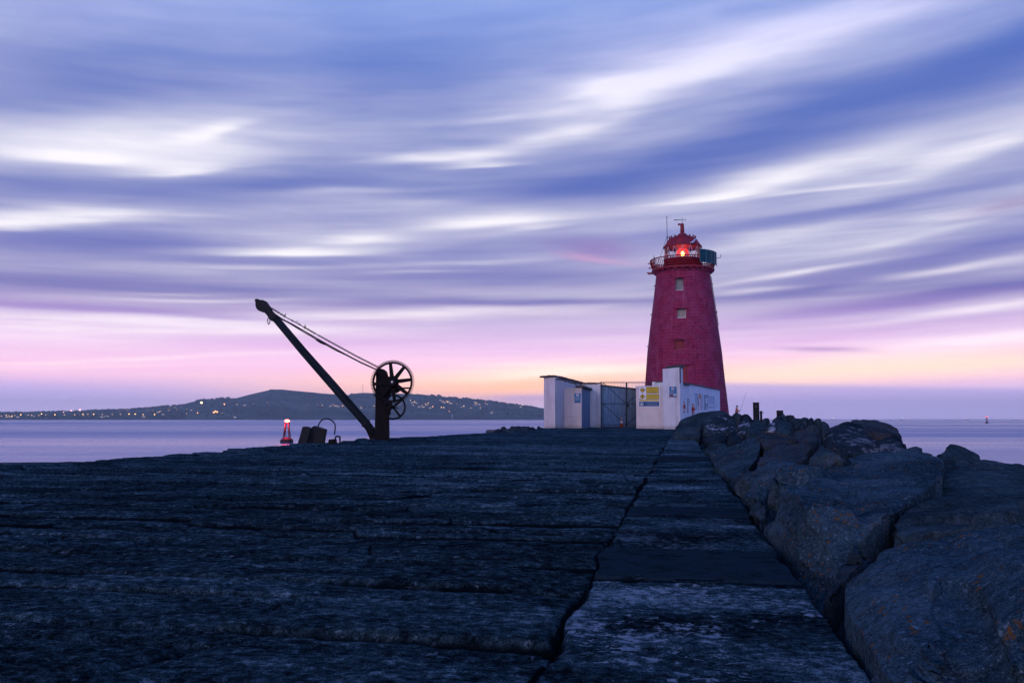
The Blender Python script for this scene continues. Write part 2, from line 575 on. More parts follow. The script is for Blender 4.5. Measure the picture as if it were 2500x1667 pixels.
def deck_height(S, T, lod):
    """height and tone of the weathered stone paving at pier coordinates"""
    wob = 0.022 * fbm(S * 0.7, T * 0.55, None, 3, 3) + 0.016 * fbm(S * 4, T * 3, None, 5, 3)
    S2 = S + wob + 0.03 * (T + 3) * 0.12
    i = np.clip(np.searchsorted(rowb, S2) - 1, 0, len(rowb) - 2)
    d0, d1 = S2 - rowb[i], rowb[i + 1] - S2
    drow = np.minimum(d0, d1)
    T2 = T + 0.06 * fbm(S * 3, T * 2, None, 9, 3) - 0.35 * (d0 - 0.3) * np.sign(np.sin(i * 12.9))
    j = np.zeros(S.shape, int)
    dcol = np.full(S.shape, 9.0)
    for k in np.unique(i):
        m_ = i == k
        jj = np.clip(np.searchsorted(slabs[k], T2[m_]) - 1, 0, len(slabs[k]) - 2)
        j[m_] = jj
        dcol[m_] = np.minimum(T2[m_] - slabs[k][jj], slabs[k][jj + 1] - T2[m_])
    hid = _hash(i.astype(float), j.astype(float), np.zeros(S.shape), 21)
    hid2 = _hash(i.astype(float), j.astype(float), np.ones(S.shape), 22)
    hid3 = _hash(i.astype(float), j.astype(float), np.ones(S.shape) * 2, 23)
    # joints: wide where the arrises have crumbled, nearly closed elsewhere
    wn_ = fbm(S * 1.7, T * 0.9, None, 31, 3)
    w1 = 0.012 + 0.028 * sstep(-0.2, 0.5, wn_) + 0.014 * (hid2 > .75)
    w2 = 0.014 + 0.045 * sstep(-0.1, 0.6, fbm(S * 1.4 + 7, T * 1.3, None, 33, 3))
    dep = 0.028 + 0.055 * sstep(-0.3, 0.5, fbm(S * 0.8, T * 0.5, None, 35, 2))
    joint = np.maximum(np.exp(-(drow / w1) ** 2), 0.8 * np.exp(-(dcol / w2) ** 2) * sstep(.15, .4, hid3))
    h = -dep * joint
    # worn pillow top, tilted slabs
    h = h - 0.005 * np.exp(-(drow / 0.06) ** 2)
    h = h + (hid - .5) * 0.030 + (d0 - 0.3) * (hid2 - .5) * 0.03 + T2 * 0
    # split layers of the stone lifting off along the bed
    lay = fbm(S * 1.1, T * 0.45, None, 41, 4, 0.55)
    ter = np.floor((lay + 1) * 7) / 7
    fr = (lay + 1) * 7 - np.floor((lay + 1) * 7)
    ter = ter + sstep(0.75, 1.0, fr) / 7
    h = h + 0.034 * (ter - 1) * sstep(.25, .6, hid2 + .25 * fbm(S * .5, T * .4, None, 43, 2))
    rip = fbm(S * 8, T * 5, None, 45, 4, .6)
    h = h + 0.007 * rip + 0.005 * fbm(S * 30, T * 14, None, 47, 2)
    tone = 0.35 + 0.20 * (hid3 - .5) + 0.12 * lay + 0.26 * rip + 0.12 * fbm(S * .25, T * .2, None, 49, 3)
    kind = np.zeros(S.shape)
    # the flat strip of later slabs beside the boulders
    jt = -0.46 + 0.05 * fbm(S * 1.3, S * 0 + 2, None, 51, 4, .6)
    on = T > jt
    k = np.clip(np.searchsorted(STRIP, S + 0.07 * fbm(S * 2.4, T * 2.6, None, 57, 4, .6)) - 1, 0, len(STRIP) - 2)
    sk = np.array(SKIND)[k]
    db = np.minimum(S - STRIP[k], STRIP[k + 1] - S)
    hs = np.where(sk == 1, 0.012 + 0.0015 * fbm(S * 6, T * 6, None, 53, 2), -0.004 + 0.012 * fbm(S * 7, T * 4, None, 55, 4, .65) + 0.006 * fbm(S * 25, T * 16, None, 56, 2))
    hs = hs - 0.03 * np.exp(-(db / 0.02) ** 2)
    h = np.where(on, hs, h)
    kind = np.where(on, sk, kind)
    tone = np.where(on, np.where(sk == 1, 0.15, 0.3 + 0.55 * fbm(S * 2.2, T * 1.2, None, 59, 4, .6) + .2 * _hash(k * 1.0, k * 1.0, k * 0.0, 61)), tone)
    cw = 0.008 + 0.024 * sstep(-.2, .5, fbm(S * 1.1, S * 0 + 5, None, 63, 3))
    crack = np.exp(-((T - jt) / cw) ** 2)
    h = h - 0.04 * crack * (0.55 + 0.8 * vnoise(S * 9, T * 9, None, 65)) * sstep(-.55, .1, fbm(S * .9, S * 0 + 9, None, 67, 2))
    # coping stones at the quay edge, some standing proud
    le = left_edge(S)
    cp = sstep(1.0, 0.92, T - le)
    ci = np.floor(S / 4.7 + .35 * np.sin(S * .21))
    h = h + cp * (0.045 * (_hash(ci, ci * 0, ci * 0, 71) > .45) + .01 * _hash(ci, ci * 0, ci * 0, 72))
    # crumbled outer edges drop away
    re = 0.54 + 0.06 * fbm(S * 1.2, S * 0 + 3, None, 73, 4, .6)
    h = np.where(T > re, h - 1.2 * sstep(0, .10, T - re), h)
    ll = le + 0.05 * fbm(S * 1.1, S * 0 + 4, None, 75, 3)
    h = np.where(T < ll, h - 3.8 * sstep(0, .05, ll - T), h)
    # gentle long unevenness
    h = h + 0.014 * fbm(S * .16, T * .16, None, 77, 2) * sstep(3, 12, S)
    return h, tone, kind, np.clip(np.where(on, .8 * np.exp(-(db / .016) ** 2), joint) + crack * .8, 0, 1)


def deck_patch(sv, tv):
    S, T = np.meshgrid(sv, tv, indexing='ij')
    h, tone, kind, jn = deck_height(S, T, 0)
    x, y = pier(S, T)
    n0, n1 = len(sv), len(tv)
    idx = np.arange(n0 * n1).reshape(n0, n1)
    q_ = np.stack([idx[:-1, :-1], idx[:-1, 1:], idx[1:, 1:], idx[1:, :-1]], -1).reshape(-1, 4)
    return np.stack([x, y, h], -1).reshape(-1, 3), q_, tone.ravel(), kind.ravel(), jn.ravel()


def logsp(a, b_, n):
    return np.exp(np.linspace(math.log(a), math.log(b_), n))


# the paving is one sheet: a finer net where the stones are near
tf = np.concatenate([np.linspace(-5.5, -1.6, 330), np.linspace(-1.6, .80, 330)[1:]])
tn = np.linspace(-11.75, -5.5, 210)
tfar = np.concatenate([np.linspace(-11.75, -6, 230), np.linspace(-6, .80, 430)[1:]])
patches = [deck_patch(logsp(1.0, 9.5, 520), tf), deck_patch(logsp(1.0, 9.5, 300), tn), deck_patch(logsp(9.5, 118, 520), tfar)]
# the yard floor widens on both sides past the gate
V, Q, TN, KD, JN = [], [], [], [], []
o_ = 0
for (v_, q_, t_, k_, j_) in patches:
    V.append(v_)
    Q.append(q_ + o_)
    TN.append(t_)
    KD.append(k_)
    JN.append(j_)
    o_ += len(v_)
V, Q = np.concatenate(V), np.concatenate(Q)


def grid_mesh(name, V, Q, m_, attrs=(), smooth=True):
    me = bpy.data.meshes.new(name)
    me.vertices.add(len(V))
    me.vertices.foreach_set("co", V.astype(np.float32).ravel())
    me.loops.add(Q.size)
    me.loops.foreach_set("vertex_index", Q.astype(np.int32).ravel())
    me.polygons.add(len(Q))
    k = Q.shape[1]
    me.polygons.foreach_set("loop_start", np.arange(0, Q.size, k, dtype=np.int32))
    me.polygons.foreach_set("loop_total", np.full(len(Q), k, dtype=np.int32))
    me.update(calc_edges=True)
    me.polygons.foreach_set("use_smooth", np.full(len(Q), smooth))
    for (n_, a) in attrs:
        at_ = me.attributes.new(n_, 'FLOAT', 'POINT')
        at_.data.foreach_set("value", a.astype(np.float32))
    me.materials.append(m_)
    me.validate()
    o = bpy.data.objects.new(name, me)
    COL.objects.link(o)
    return o


def attr(nt, n_):
    a = nt.nodes.new("ShaderNodeAttribute")
    a.attribute_name = n_
    return a.outputs['Fac']


def deck_mat(g_, bs, nt):
    co = g_.mapping(geopos(nt), rot=(0, 0, PA))       # x across the pier, y along it
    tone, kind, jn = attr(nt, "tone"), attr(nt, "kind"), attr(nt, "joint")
    fine = g_.noise(g_.mapping(co, scale=(20, 26, 20)), 1.0, 6.0, 0.74)
    grain = g_.noise(co, 130.0, 3.0, 0.7)
    t_ = g_.m('MULTIPLY_ADD', g_.m('SUBTRACT', fine, .5), 1.9, tone)
    t_ = g_.m('MULTIPLY_ADD', g_.m('SUBTRACT', grain, .5), 1.2, t_)
    base = g_.ramp(t_, [(0.08, (.004, .007, .009)), (.35, (.019, .036, .044)), (.58, (.048, .082, .097)), (.88, (.24, .30, .33))])
    # smooth cast slabs and pale salt-crusted aggregate
    cast = g_.mix(grain, (.009, .016, .021, 1), (.024, .038, .047, 1))
    k1 = g_.step(g_.m('ABSOLUTE', g_.m('SUBTRACT', kind, 1.0)), 0.5, 0.1)
    wear = g_.step(g_.noise(g_.mapping(co, scale=(5, 6, 5)), 1.0, 6.0, .75), .50, .66)
    k1 = g_.m('MULTIPLY', k1, g_.m('MULTIPLY_ADD', wear, -.75, .92))
    col = g_.mix(k1, base, cast)
    sp = g_.noise(g_.mapping(co, scale=(13, 17, 13)), 1.0, 6.0, 0.78)
    patch = g_.noise(g_.mapping(co, scale=(1.5, 1.1, 1.5)), 1.0, 3.0, 0.6)
    sp = g_.m('MULTIPLY_ADD', g_.m('SUBTRACT', patch, .5), 0.75, sp)
    salt = g_.step(sp, 0.555, 0.63)
    k2 = g_.step(kind, 1.6, 1.9)
    ypos = g_.sep(co)[1]
    near = g_.step(ypos, 6.5, 4.0)
    col = g_.mix(g_.m('MULTIPLY', g_.m('MULTIPLY', salt, k2), g_.m('MULTIPLY_ADD', near, 0.72, 0.16)), col, (.29, .33, .38, 1))
    st = g_.noise(g_.mapping(co, scale=(11, 17, 11)), 1.0, 6.0, 0.8)
    salt2 = g_.m('MULTIPLY', g_.step(st, 0.58, 0.68), g_.m('SUBTRACT', 1.0, k2))
    salt2 = g_.m('MULTIPLY', salt2, g_.m('SUBTRACT', 1.0, k1))
    col = g_.mix(g_.m('MULTIPLY', salt2, 0.60), col, (.24, .29, .33, 1))
    # dark joint lines: shade of gaps and step faces painted into the colour
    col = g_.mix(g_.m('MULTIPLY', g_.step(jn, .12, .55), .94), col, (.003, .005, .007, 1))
    # moss in the joints
    moss = g_.m('MULTIPLY', g_.step(jn, .35, .8), g_.step(g_.noise(co, 0.9, 3.0, .6), .60, .70))
    col = g_.mix(g_.m('MULTIPLY', moss, .85), col, (.020, .040, .008, 1))
    rust = g_.step(g_.noise(co, 2.3, 4.0, .7), .74, .80)
    col = g_.mix(g_.m('MULTIPLY', rust, .4), col, (.09, .035, .02, 1))
    g_.put(bs.inputs['Base Color'], col)
    bs.inputs['Roughness'].default_value = 0.9
    bs.inputs['Specular IOR Level'].default_value = 0.0
    hb = g_.m('MULTIPLY_ADD', grain, 0.5, fine)
    hb = g_.m('MULTIPLY', hb, g_.m('MULTIPLY_ADD', k1, -0.8, 1.0))
    g_.put(bs.inputs['Normal'], g_.bump(hb, 1.0, 0.025))


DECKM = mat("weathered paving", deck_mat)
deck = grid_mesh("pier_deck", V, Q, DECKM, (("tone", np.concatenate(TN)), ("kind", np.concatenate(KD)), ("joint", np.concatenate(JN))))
tag(deck, kind='structure')

# yard floor either side of the gate and under the lighthouse
ym = MB()
ym.box((-2, 68, -4), (2.0, 74, -0.10))
ym.box((-11.3, 71, -4), (3.5, 118, -0.06), Matrix.Rotation(-PA, 4, 'Z'))
yard = ym.build("yard_ground", plain("yard concrete", (.06, .065, .075), .9, bump=.4))
tag(yard, kind='structure')

# ------------------------------------------------------------------ sea


def sea_mat(g_, bs, nt):
    co = geopos(nt)
    streaky = g_.noise(g_.mapping(co, scale=(0.0022, 0.035, 1)), 1.0, 5.0, 0.65)
    streaky2 = g_.noise(g_.mapping(co, scale=(0.0009, 0.006, 1)), 1.0, 3.0, 0.55)
    col = g_.mix(streaky, (.03, .10, .30, 1), (.07, .16, .40, 1))
    g_.put(bs.inputs['Base Color'], col)
    r_ = g_.m('MULTIPLY_ADD', g_.step(g_.m('MULTIPLY_ADD', streaky2, .6, g_.m('MULTIPLY', streaky, .4)), .38, .62), 0.18, 0.22)
    g_.put(bs.inputs['Roughness'], r_)
    bs.inputs['IOR'].default_value = 1.33
    w1 = g_.noise(g_.mapping(co, scale=(0.10, 0.35, 1)), 1.0, 3.0, 0.6)
    g_.put(bs.inputs['Normal'], g_.bump(g_.m('MULTIPLY_ADD', streaky, 2.0, w1), 0.14, 0.5))


sm = MB()
xs = [-9000, -2500, -600, -150, 0, 150, 600, 2500, 9000]
ys = [-280, -60, 20, 60, 120, 240, 500, 1000, 2000, 4000, 9200]
sm.add([(x, y, WATER) for y in ys for x in xs], [(j * 9 + i, j * 9 + i + 1, (j + 1) * 9 + i + 1, (j + 1) * 9 + i) for j in range(10) for i in range(8)])
sea = sm.build("sea", mat("sea water", sea_mat), fix=False)
tag(sea, kind='structure')

# ------------------------------------------------------------------ headland across the bay
prof = [(-400, 1006), (-200, 1007), (0, 1007.5), (60, 1008), (98, 1008), (119, 1006.5), (160, 1005.5), (208, 1005), (238, 1003), (297, 1001), (350, 998.5), (387, 995), (417, 992),
        (446, 990.5), (482, 987), (494, 979), (506, 974.6), (524, 975), (565, 972.5), (590, 971), (607, 964), (640, 956.5), (667, 951), (690, 950.8), (730, 954.5), (783, 960),
        (819, 963), (848, 965), (863, 961), (887, 959), (917, 960), (997, 961), (1027, 962), (1051, 965), (1080, 968.5), (1104, 971), (1131, 974), (1161, 976), (1185, 979),
        (1205, 982), (1235, 986), (1265, 989.5), (1295, 994), (1313, 998), (1340, 1001.5), (1400, 1009), (1460, 1017), (1500, 1024), (1560, 1030)]
px_, py_ = np.array([p[0] for p in prof]), np.array([p[1] for p in prof])
RY, SHORE = 4300.0, 3430.0


def ridge_z(x):
    """height of the skyline above the sea for a ground x at the ridge"""
    px = 1250 + x / RY * F
    return EYE + (HZ - np.interp(px, px_, py_)) * RY / F - WATER


def hill_h(x, y):
    sx = x * RY / np.clip(y, 3000, 6000)           # follows sight lines roughly so the skyline keeps its outline
    v = np.clip((y - SHORE) / (RY - SHORE), 0, 1.6)
    up = np.where(v <= 1, np.power(np.clip(v, 0, 1), 0.85), 1 - 0.6 * (v - 1) ** 1.3)
    r_ = ridge_z(x)
    h = WATER - 2 + (r_ + 2) * up
    h = h + sstep(.0, .06, v) * 7 * (1 - sstep(.1, .5, v))
    h = h + 7.0 * fbm(x * .004, y * .004, None, 81, 4) * sstep(0, .25, v) * (1 - .8 * sstep(.75, 1., v)) + 1.2 * fbm(x * .03, y * .03, None, 83, 3) * sstep(0, .1, v)
    return h


hx, hy = np.linspace(-3500, 650, 620), np.concatenate([np.linspace(3380, 4300, 90), np.linspace(4330, 5400, 18)])
HX, HY = np.meshgrid(hx, hy, indexing='xy')
HH = hill_h(HX, HY)
n0, n1 = HX.shape
idx = np.arange(n0 * n1).reshape(n0, n1)
hq = np.stack([idx[:-1, :-1], idx[:-1, 1:], idx[1:, 1:], idx[1:, :-1]], -1).reshape(-1, 4)


def hill_mat(g_, bs, nt):
    co = geopos(nt)
    f1 = g_.noise(co, 0.006, 4.0, .6)
    cells = g_.voro(g_.mapping(co, scale=(.006, .011, .0)), 1.0, out=1)
    fld = g_.m('MULTIPLY_ADD', g_.sep(cells)[0], .5, g_.m('MULTIPLY', f1, .6))
    col = g_.ramp(fld, [(.25, (.012, .022, .020)), (.55, (.035, .050, .042)), (.8, (.075, .090, .07))])
    g_.put(bs.inputs['Base Color'], col)
    bs.inputs['Roughness'].default_value = 1.0
    bs.inputs['Specular IOR Level'].default_value = 0.0


hill = grid_mesh("hills", np.stack([HX, HY, HH], -1).reshape(-1, 3), hq, mat("heath and fields", hill_mat))
tag(hill, kind='structure')

# ------------------------------------------------------------------ haze over the bay


def haze_mat():
    m_ = bpy.data.materials.new("bay haze")
    m_.use_nodes = True
    nt = m_.node_tree
    nt.nodes.clear()
    o = nt.nodes.new("ShaderNodeOutputMaterial")
    p = nt.nodes.new("ShaderNodeVolumePrincipled")
    p.inputs['Color'].default_value = (.80, .90, 1.0, 1)
    p.inputs['Density'].default_value = 1.0e-4
    p.inputs['Anisotropy'].default_value = 0.0
    nt.links.new(p.outputs[0], o.inputs['Volume'])
    return m_


hzb = MB().box((-9300, -300, WATER - 7), (9300, 9400, 185)).build("haze", haze_mat())
tag(hzb, kind='stuff')


# ------------------------------------------------------------------ boulders
def rock_mat(name, lo, hi_, lichen=0.35, pale=0.0, rust=0.0):
    def fn(g_, bs, nt):
        co = geopos(nt)
        nrm = nt.nodes.new("ShaderNodeNewGeometry").outputs['Normal']
        big = g_.noise(co, 1.6, 4.0, .6)
        fine = g_.noise(co, 22.0, 6.0, .72)
        grain = g_.noise(co, 150.0, 2.0, .6)
        vein = g_.noise(g_.mapping(co, rot=(.5, .3, .2), scale=(2, 2, 14)), 1.0, 4.0, .6, .6)
        t_ = g_.m('MULTIPLY_ADD', g_.m('SUBTRACT', fine, .5), 1.1, big)
        t_ = g_.m('MULTIPLY_ADD', g_.m('SUBTRACT', grain, .5), 1.3, t_)
        t_ = g_.m('MULTIPLY_ADD', g_.m('SUBTRACT', vein, .5), .2, t_)
        mid = tuple((a + b_) / 2.6 for a, b_ in zip(lo, hi_))
        col = g_.ramp(t_, [(.15, lo), (.5, mid), (.95, hi_)])
        if hi_[0] > .06:      # crystals in the granite
            cr_ = g_.step(g_.noise(co, 48.0, 4.0, .75), .57, .66)
            col = g_.mix(g_.m('MULTIPLY', cr_, .55), col, (.17, .22, .26, 1))
        if rust:
            rs = g_.step(g_.noise(co, 1.9, 4.0, .65), .52, .70)
            col = g_.mix(g_.m('MULTIPLY', rs, rust), col, (.085, .042, .022, 1))
        # pale crust: barnacle and quartz patches
        if pale:
            pn = g_.m('MULTIPLY_ADD', g_.m('SUBTRACT', g_.noise(co, 1.4, 2.0, .5), .5), .8, g_.noise(co, 9.0, 5.0, .7))
            col = g_.mix(g_.m('MULTIPLY', g_.step(pn, .57, .65), pale), col, (.34, .32, .36, 1))
        # orange lichen rosettes, mostly on faces turned to the sky
        sp = g_.voro(g_.v('MULTIPLY_ADD', g_.noise(co, 20.0, 3.0, .6, out=1), (.06, .06, .06), co), 24.0)
        sel = g_.noise(co, 3.4, 4.0, .7)
        upf = g_.step(g_.sep(nrm)[2], -.1, .6)
        li = g_.m('MULTIPLY', g_.step(sp, .30, .20), g_.step(sel, .50, .56))
        li = g_.m('MULTIPLY', g_.m('MULTIPLY', li, g_.m('MULTIPLY_ADD', upf, .8, .2)), lichen)
        lc = g_.mix(g_.noise(co, 5.0, 1.0), (.11, .036, .014, 1), (.13, .065, .018, 1))
        col = g_.mix(li, col, lc)
        g_.put(bs.inputs['Base Color'], col)
        bs.inputs['Roughness'].default_value = .85
        bs.inputs['Specular IOR Level'].default_value = 0.0
        h = g_.m('MULTIPLY_ADD', grain, .2, fine)
        g_.put(bs.inputs['Normal'], g_.bump(h, .35, .025))
    return mat(name, fn)


GRAN = rock_mat("blue grey granite", (.003, .009, .013), (.066, .108, .134), .9, 0.0, .12)
DARKR = rock_mat("dark basalt", (.004, .008, .012), (.038, .054, .066), .15)
DARKP = rock_mat("dark basalt with pale crust", (.005, .010, .014), (.044, .062, .074), .1, .85)
BROWN = rock_mat("brown lichened granite", (.009, .012, .015), (.070, .080, .092), .8, 0.0, .6)
DARKS = rock_mat("dark basalt with thin salt streaks", (.004, .008, .012), (.038, .054, .066), .15, .30)
TEAL = rock_mat("dark green grey rock", (.005, .011, .014), (.060, .088, .100), .1, .06)
DG = bpy.context.evaluated_depsgraph_get


def hull_bm(bm, pts):
    vs = [bm.verts.new(p) for p in pts]
    r_ = bmesh.ops.convex_hull(bm, input=vs)
    bad = [x for x in r_['geom_interior'] + r_['geom_unused'] if isinstance(x, bmesh.types.BMVert)]
    bmesh.ops.delete(bm, geom=list(set(bad)), context='VERTS')


def carve(name, hulls, m_, vox, amp, seed, smooth=4, crack=0.6, freq=1.0, fract=1.0, scale=1.0):
    """boulder: overlapping convex blocks fused into one skin, worn round, then roughened"""
    bm = bmesh.new()
    for h_ in hulls:
        b2 = bmesh.new()
        hull_bm(b2, h_)
        tmp = bpy.data.meshes.new("tmp")
        b2.to_mesh(tmp)
        b2.free()
        bm.from_mesh(tmp)
        bpy.data.meshes.remove(tmp)
    bmesh.ops.recalc_face_normals(bm, faces=bm.faces)
    me0 = bpy.data.meshes.new("blank")
    bm.to_mesh(me0)
    bm.free()
    ob = bpy.data.objects.new("blank", me0)
    COL.objects.link(ob)
    rm = ob.modifiers.new("r", 'REMESH')
    rm.mode = 'VOXEL'
    rm.voxel_size = vox
    dg = bpy.context.evaluated_depsgraph_get()
    dg.update()
    me = bpy.data.meshes.new_from_object(ob.evaluated_get(dg))
    bpy.data.objects.remove(ob)
    n = len(me.vertices)
    V_ = np.empty(n * 3, np.float32)
    me.vertices.foreach_get("co", V_)
    V_ = V_.reshape(-1, 3).astype(float)
    E = np.empty(len(me.edges) * 2, np.int32)
    me.edges.foreach_get("vertices", E)
    E = E.reshape(-1, 2)
    deg = np.bincount(E.ravel(), minlength=n).astype(float)[:, None]
    for _ in range(smooth):
        A = np.zeros_like(V_)
        for c in range(3):
            A[:, c] = np.bincount(E[:, 0], V_[E[:, 1], c], n) + np.bincount(E[:, 1], V_[E[:, 0], c], n)
        V_ = V_ * .45 + .55 * A / np.maximum(deg, 1)
    me.vertices.foreach_set("co", V_.astype(np.float32).ravel())
    me.update()
    N_ = np.empty(n * 3, np.float32)
    me.vertex_normals.foreach_get("vector", N_)
    N_ = N_.reshape(-1, 3)
    # big flats: chop the outermost bulges with random planes
    rc = random.Random(seed)
    c0 = V_.mean(0)
    for _ in range(16):
        nv = np.array([rc.gauss(0, 1), rc.gauss(0, 1), rc.gauss(.35, .8)])
        nv /= np.linalg.norm(nv)
        pr = (V_ - c0) @ nv
        lim = pr.max() * rc.uniform(.86, .97)
        V_ = V_ - np.clip(pr - lim, 0, None)[:, None] * nv * .96
    # fracture: every cell of a jittered lattice is a plane of its own, so faces break off in flats and ledges
    for (cs, sl, off) in ((.85, .20, 0), (.33, .16, 40)):
        cs = cs * scale
        P0 = np.floor(V_ / cs)
        bd = np.full(n, 1e9)
        dd = np.zeros(n)
        for a in (-1, 0, 1):
            for b_ in (-1, 0, 1):
                for c in (-1, 0, 1):
                    q_ = P0 + (a, b_, c)
                    hx_ = [_hash(q_[:, 0], q_[:, 1], q_[:, 2], seed + off + k) for k in range(6)]
                    sd_ = (q_ + np.stack(hx_[:3], 1)) * cs
                    rel = V_ - sd_
                    dist = (rel ** 2).sum(1)
                    w = dist < bd
                    bd[w] = dist[w]
                    g_ = np.stack(hx_[3:], 1) - .5
                    dd[w] = ((rel * g_).sum(1) * 2 * sl + (hx_[3] - .62) * cs * sl * .55)[w]
        V_ = V_ + N_ * (dd * fract)[:, None]
    for _ in range(1):
        A = np.zeros_like(V_)
        for c in range(3):
            A[:, c] = np.bincount(E[:, 0], V_[E[:, 1], c], n) + np.bincount(E[:, 1], V_[E[:, 0], c], n)
        V_ = V_ * .7 + .3 * A / np.maximum(deg, 1)
    x, y, z = V_.T * freq
    d = (-1.7 if vox < .065 else -.5) + .8 * fbm(x * .9, y * .9, z * .9, seed, 3) + .55 * fbm(x * 2.6, y * 2.6, z * 3.2, seed + 5, 4, .55)
    cr = np.abs(fbm(x * 1.1 + .4 * z, y * 1.1, z * 1.6, seed + 9, 3))
    d = d - 1.6 * crack * np.exp(-(cr / .03) ** 2)
    lay = fbm(x * 1.0, y * 1.0, z * 1.0, seed + 13, 3)
    d = d + .5 * (np.floor(lay * 6) / 6 - lay)
    d = d + .30 * fbm(x * 11, y * 11, z * 11, seed + 15, 4, .65)
    V_ = V_ + N_ * (d * amp)[:, None]
    me.vertices.foreach_set("co", V_.astype(np.float32).ravel())
    me.polygons.foreach_set("use_smooth", np.ones(len(me.polygons), bool))
    me.materials.clear()
    me.materials.append(m_)
    me.update()
    me.name = name
    o = bpy.data.objects.new(name, me)
    COL.objects.link(o)
    return o


def z1(x, y, D):
    return at(1640 + x / 2.2174, 960 + y / 2.2174, D)


def base_of(pts, z=-1.0, grow=1.0):
    c = sum(pts, Vector()) / len(pts)
    return [Vector((c.x + (p.x - c.x) * grow, c.y + (p.y - c.y) * grow, z)) for p in pts]


def boulder(label, m_, hulls, vox, amp, seed, zb=-.9, grow=.92, smooth=2, crack=.5, freq=1.0, group="boulders of the rock armour beside the pier", cv=z1):
    hs = []
    for h_ in hulls:
        p_ = [cv(*q_) for q_ in h_]
        hs.append(p_ + base_of(p_, zb, grow))
    o = carve("boulder", hs, m_, vox * .85, amp * .50, seed, min(smooth, 1), crack, freq, .42, .75 if vox > .045 else 1.0)
    tag(o, label, "boulder", group)
    return o


# nearest boulder, lower right corner: two lobes with a chipped cleft between
boulder("nearest big rounded boulder in the lower right corner, chipped cleft down its middle", GRAN, [
    [(858, 1120, 3.55), (885, 1000, 3.75), (945, 895, 3.95), (965, 850, 4.05), (1090, 800, 4.1), (1235, 735, 4.15), (1380, 712, 4.15), (1500, 720, 4.0), (1560, 860, 3.4),
     (1380, 950, 3.1), (1150, 1150, 2.9), (980, 1300, 2.95), (1100, 1600, 2.45), (1500, 1300, 2.55), (1620, 1000, 3.1), (1400, 1560, 2.35)],
    [(1480, 705, 4.1), (1600, 668, 4.15), (1760, 640, 4.2), (1900, 622, 4.2), (2120, 640, 4.1), (2350, 700, 3.9), (1560, 830, 3.55), (1760, 860, 3.05), (1950, 900, 2.8), (2300, 1000, 2.6),
     (1700, 1400, 2.35), (2000, 1600, 2.0), (2400, 1500, 2.2), (1640, 1050, 2.95)],
    [(1300, 900, 3.5), (1900, 900, 3.1), (1350, 1600, 2.5), (1900, 1600, 2.25), (1500, 1000, 3.1), (1750, 1000, 2.9), (1560, 800, 3.7), (1600, 1500, 2.42)],
], .022, .030, 101, zb=-.7, smooth=5)
boulder("long flat-topped granite boulder with a ridge and orange lichen, second along the pier edge", GRAN, [
    [(470, 462, 6.6), (560, 425, 7.1), (700, 382, 7.7), (830, 355, 8.2), (900, 470, 6.6), (860, 480, 6.3), (670, 552, 5.35), (500, 535, 6.0), (1040, 690, 4.75),
     (760, 700, 4.75), (650, 640, 5.0), (585, 770, 5.45), (640, 890, 5.0), (755, 1005, 4.35), (900, 960, 4.3), (1060, 800, 4.35), (940, 560, 5.6)],
    [(830, 358, 8.3), (960, 345, 8.6), (1080, 332, 8.8), (1190, 292, 9.2), (1320, 270, 9.5), (1395, 292, 9.4), (1480, 380, 8.2), (1505, 420, 7.4), (1370, 440, 7.0), (900, 440, 7.2), (1260, 520, 6.2),
     (1000, 560, 5.9), (1280, 590, 5.4), (1060, 720, 4.9), (1150, 650, 5.0)],
], .028, .032, 121, zb=-.9, smooth=4)
boulder("low dark slab boulder behind the nearest boulder, running out of the right edge", TEAL, [
    [(1265, 572, 6.0), (1390, 552, 6.3), (1560, 510, 6.6), (1720, 478, 6.9), (1907, 465, 7.0), (2250, 490, 6.8), (1060, 790, 4.5), (1260, 720, 4.6), (1500, 688, 4.5), (1900, 640, 4.6), (2300, 650, 4.8)],
], .035, .045, 133, zb=-1.0)
boulder("broad dark boulder sloping down to the sea at the right edge", TEAL, [
    [(1372, 445, 8.0), (1500, 415, 8.6), (1600, 395, 9.2), (1690, 345, 10.0), (1830, 350, 10.0), (1910, 388, 9.8), (2060, 450, 9.5), (2250, 520, 9.0), (1380, 560, 6.6), (1650, 500, 6.9), (2100, 500, 7.2)],
], .045, .06, 137, zb=-1.3)
boulder("upright dark fin-shaped boulder against the sea", TEAL, [
    [(1481, 300, 11.0), (1484, 270, 11.0), (1500, 258, 11.0), (1530, 255, 11.2), (1595, 285, 11.4), (1640, 300, 11.6), (1690, 345, 11.6), (1480, 330, 10.6), (1580, 410, 9.6), (1440, 400, 9.8), (1720, 400, 10.6), (1420, 330, 10.4)],
], .05, .03, 141, zb=-1.0, grow=1.1, smooth=2)
boulder("small dark boulder between the long granite boulder and the fin-shaped one", DARKR, [
    [(1420, 302, 11.6), (1470, 300, 11.6), (1540, 360, 10.2), (1590, 415, 9.3), (1500, 430, 8.8), (1440, 380, 9.5)],
], .06, .03, 143, zb=-1.0)
boulder("biggest black boulder on the skyline, brown-backed with white streaks low on its side", DARKS, [
    [(795, 300, 12.4), (800, 232, 12.8), (832, 168, 13.2), (900, 126, 13.6), (985, 138, 13.8), (1040, 170, 13.4), (1100, 230, 12.4), (1000, 300, 11.6), (900, 305, 11.4)],
    [(1000, 297, 11.6), (1100, 245, 12.2), (1195, 203, 12.8), (1240, 212, 13.2), (1305, 266, 12.6), (1300, 300, 11.9), (1180, 310, 11.2)],
], .05, .05, 151, zb=-.6)
boulder("brown flat-topped boulder behind the biggest black one on the skyline", BROWN, [
    [(960, 134, 15.0), (1085, 124, 15.4), (1180, 146, 15.4), (1235, 185, 15.0), (1252, 232, 14.4), (1150, 230, 13.6), (980, 200, 14.0)],
], .06, .03, 155, zb=-.6)
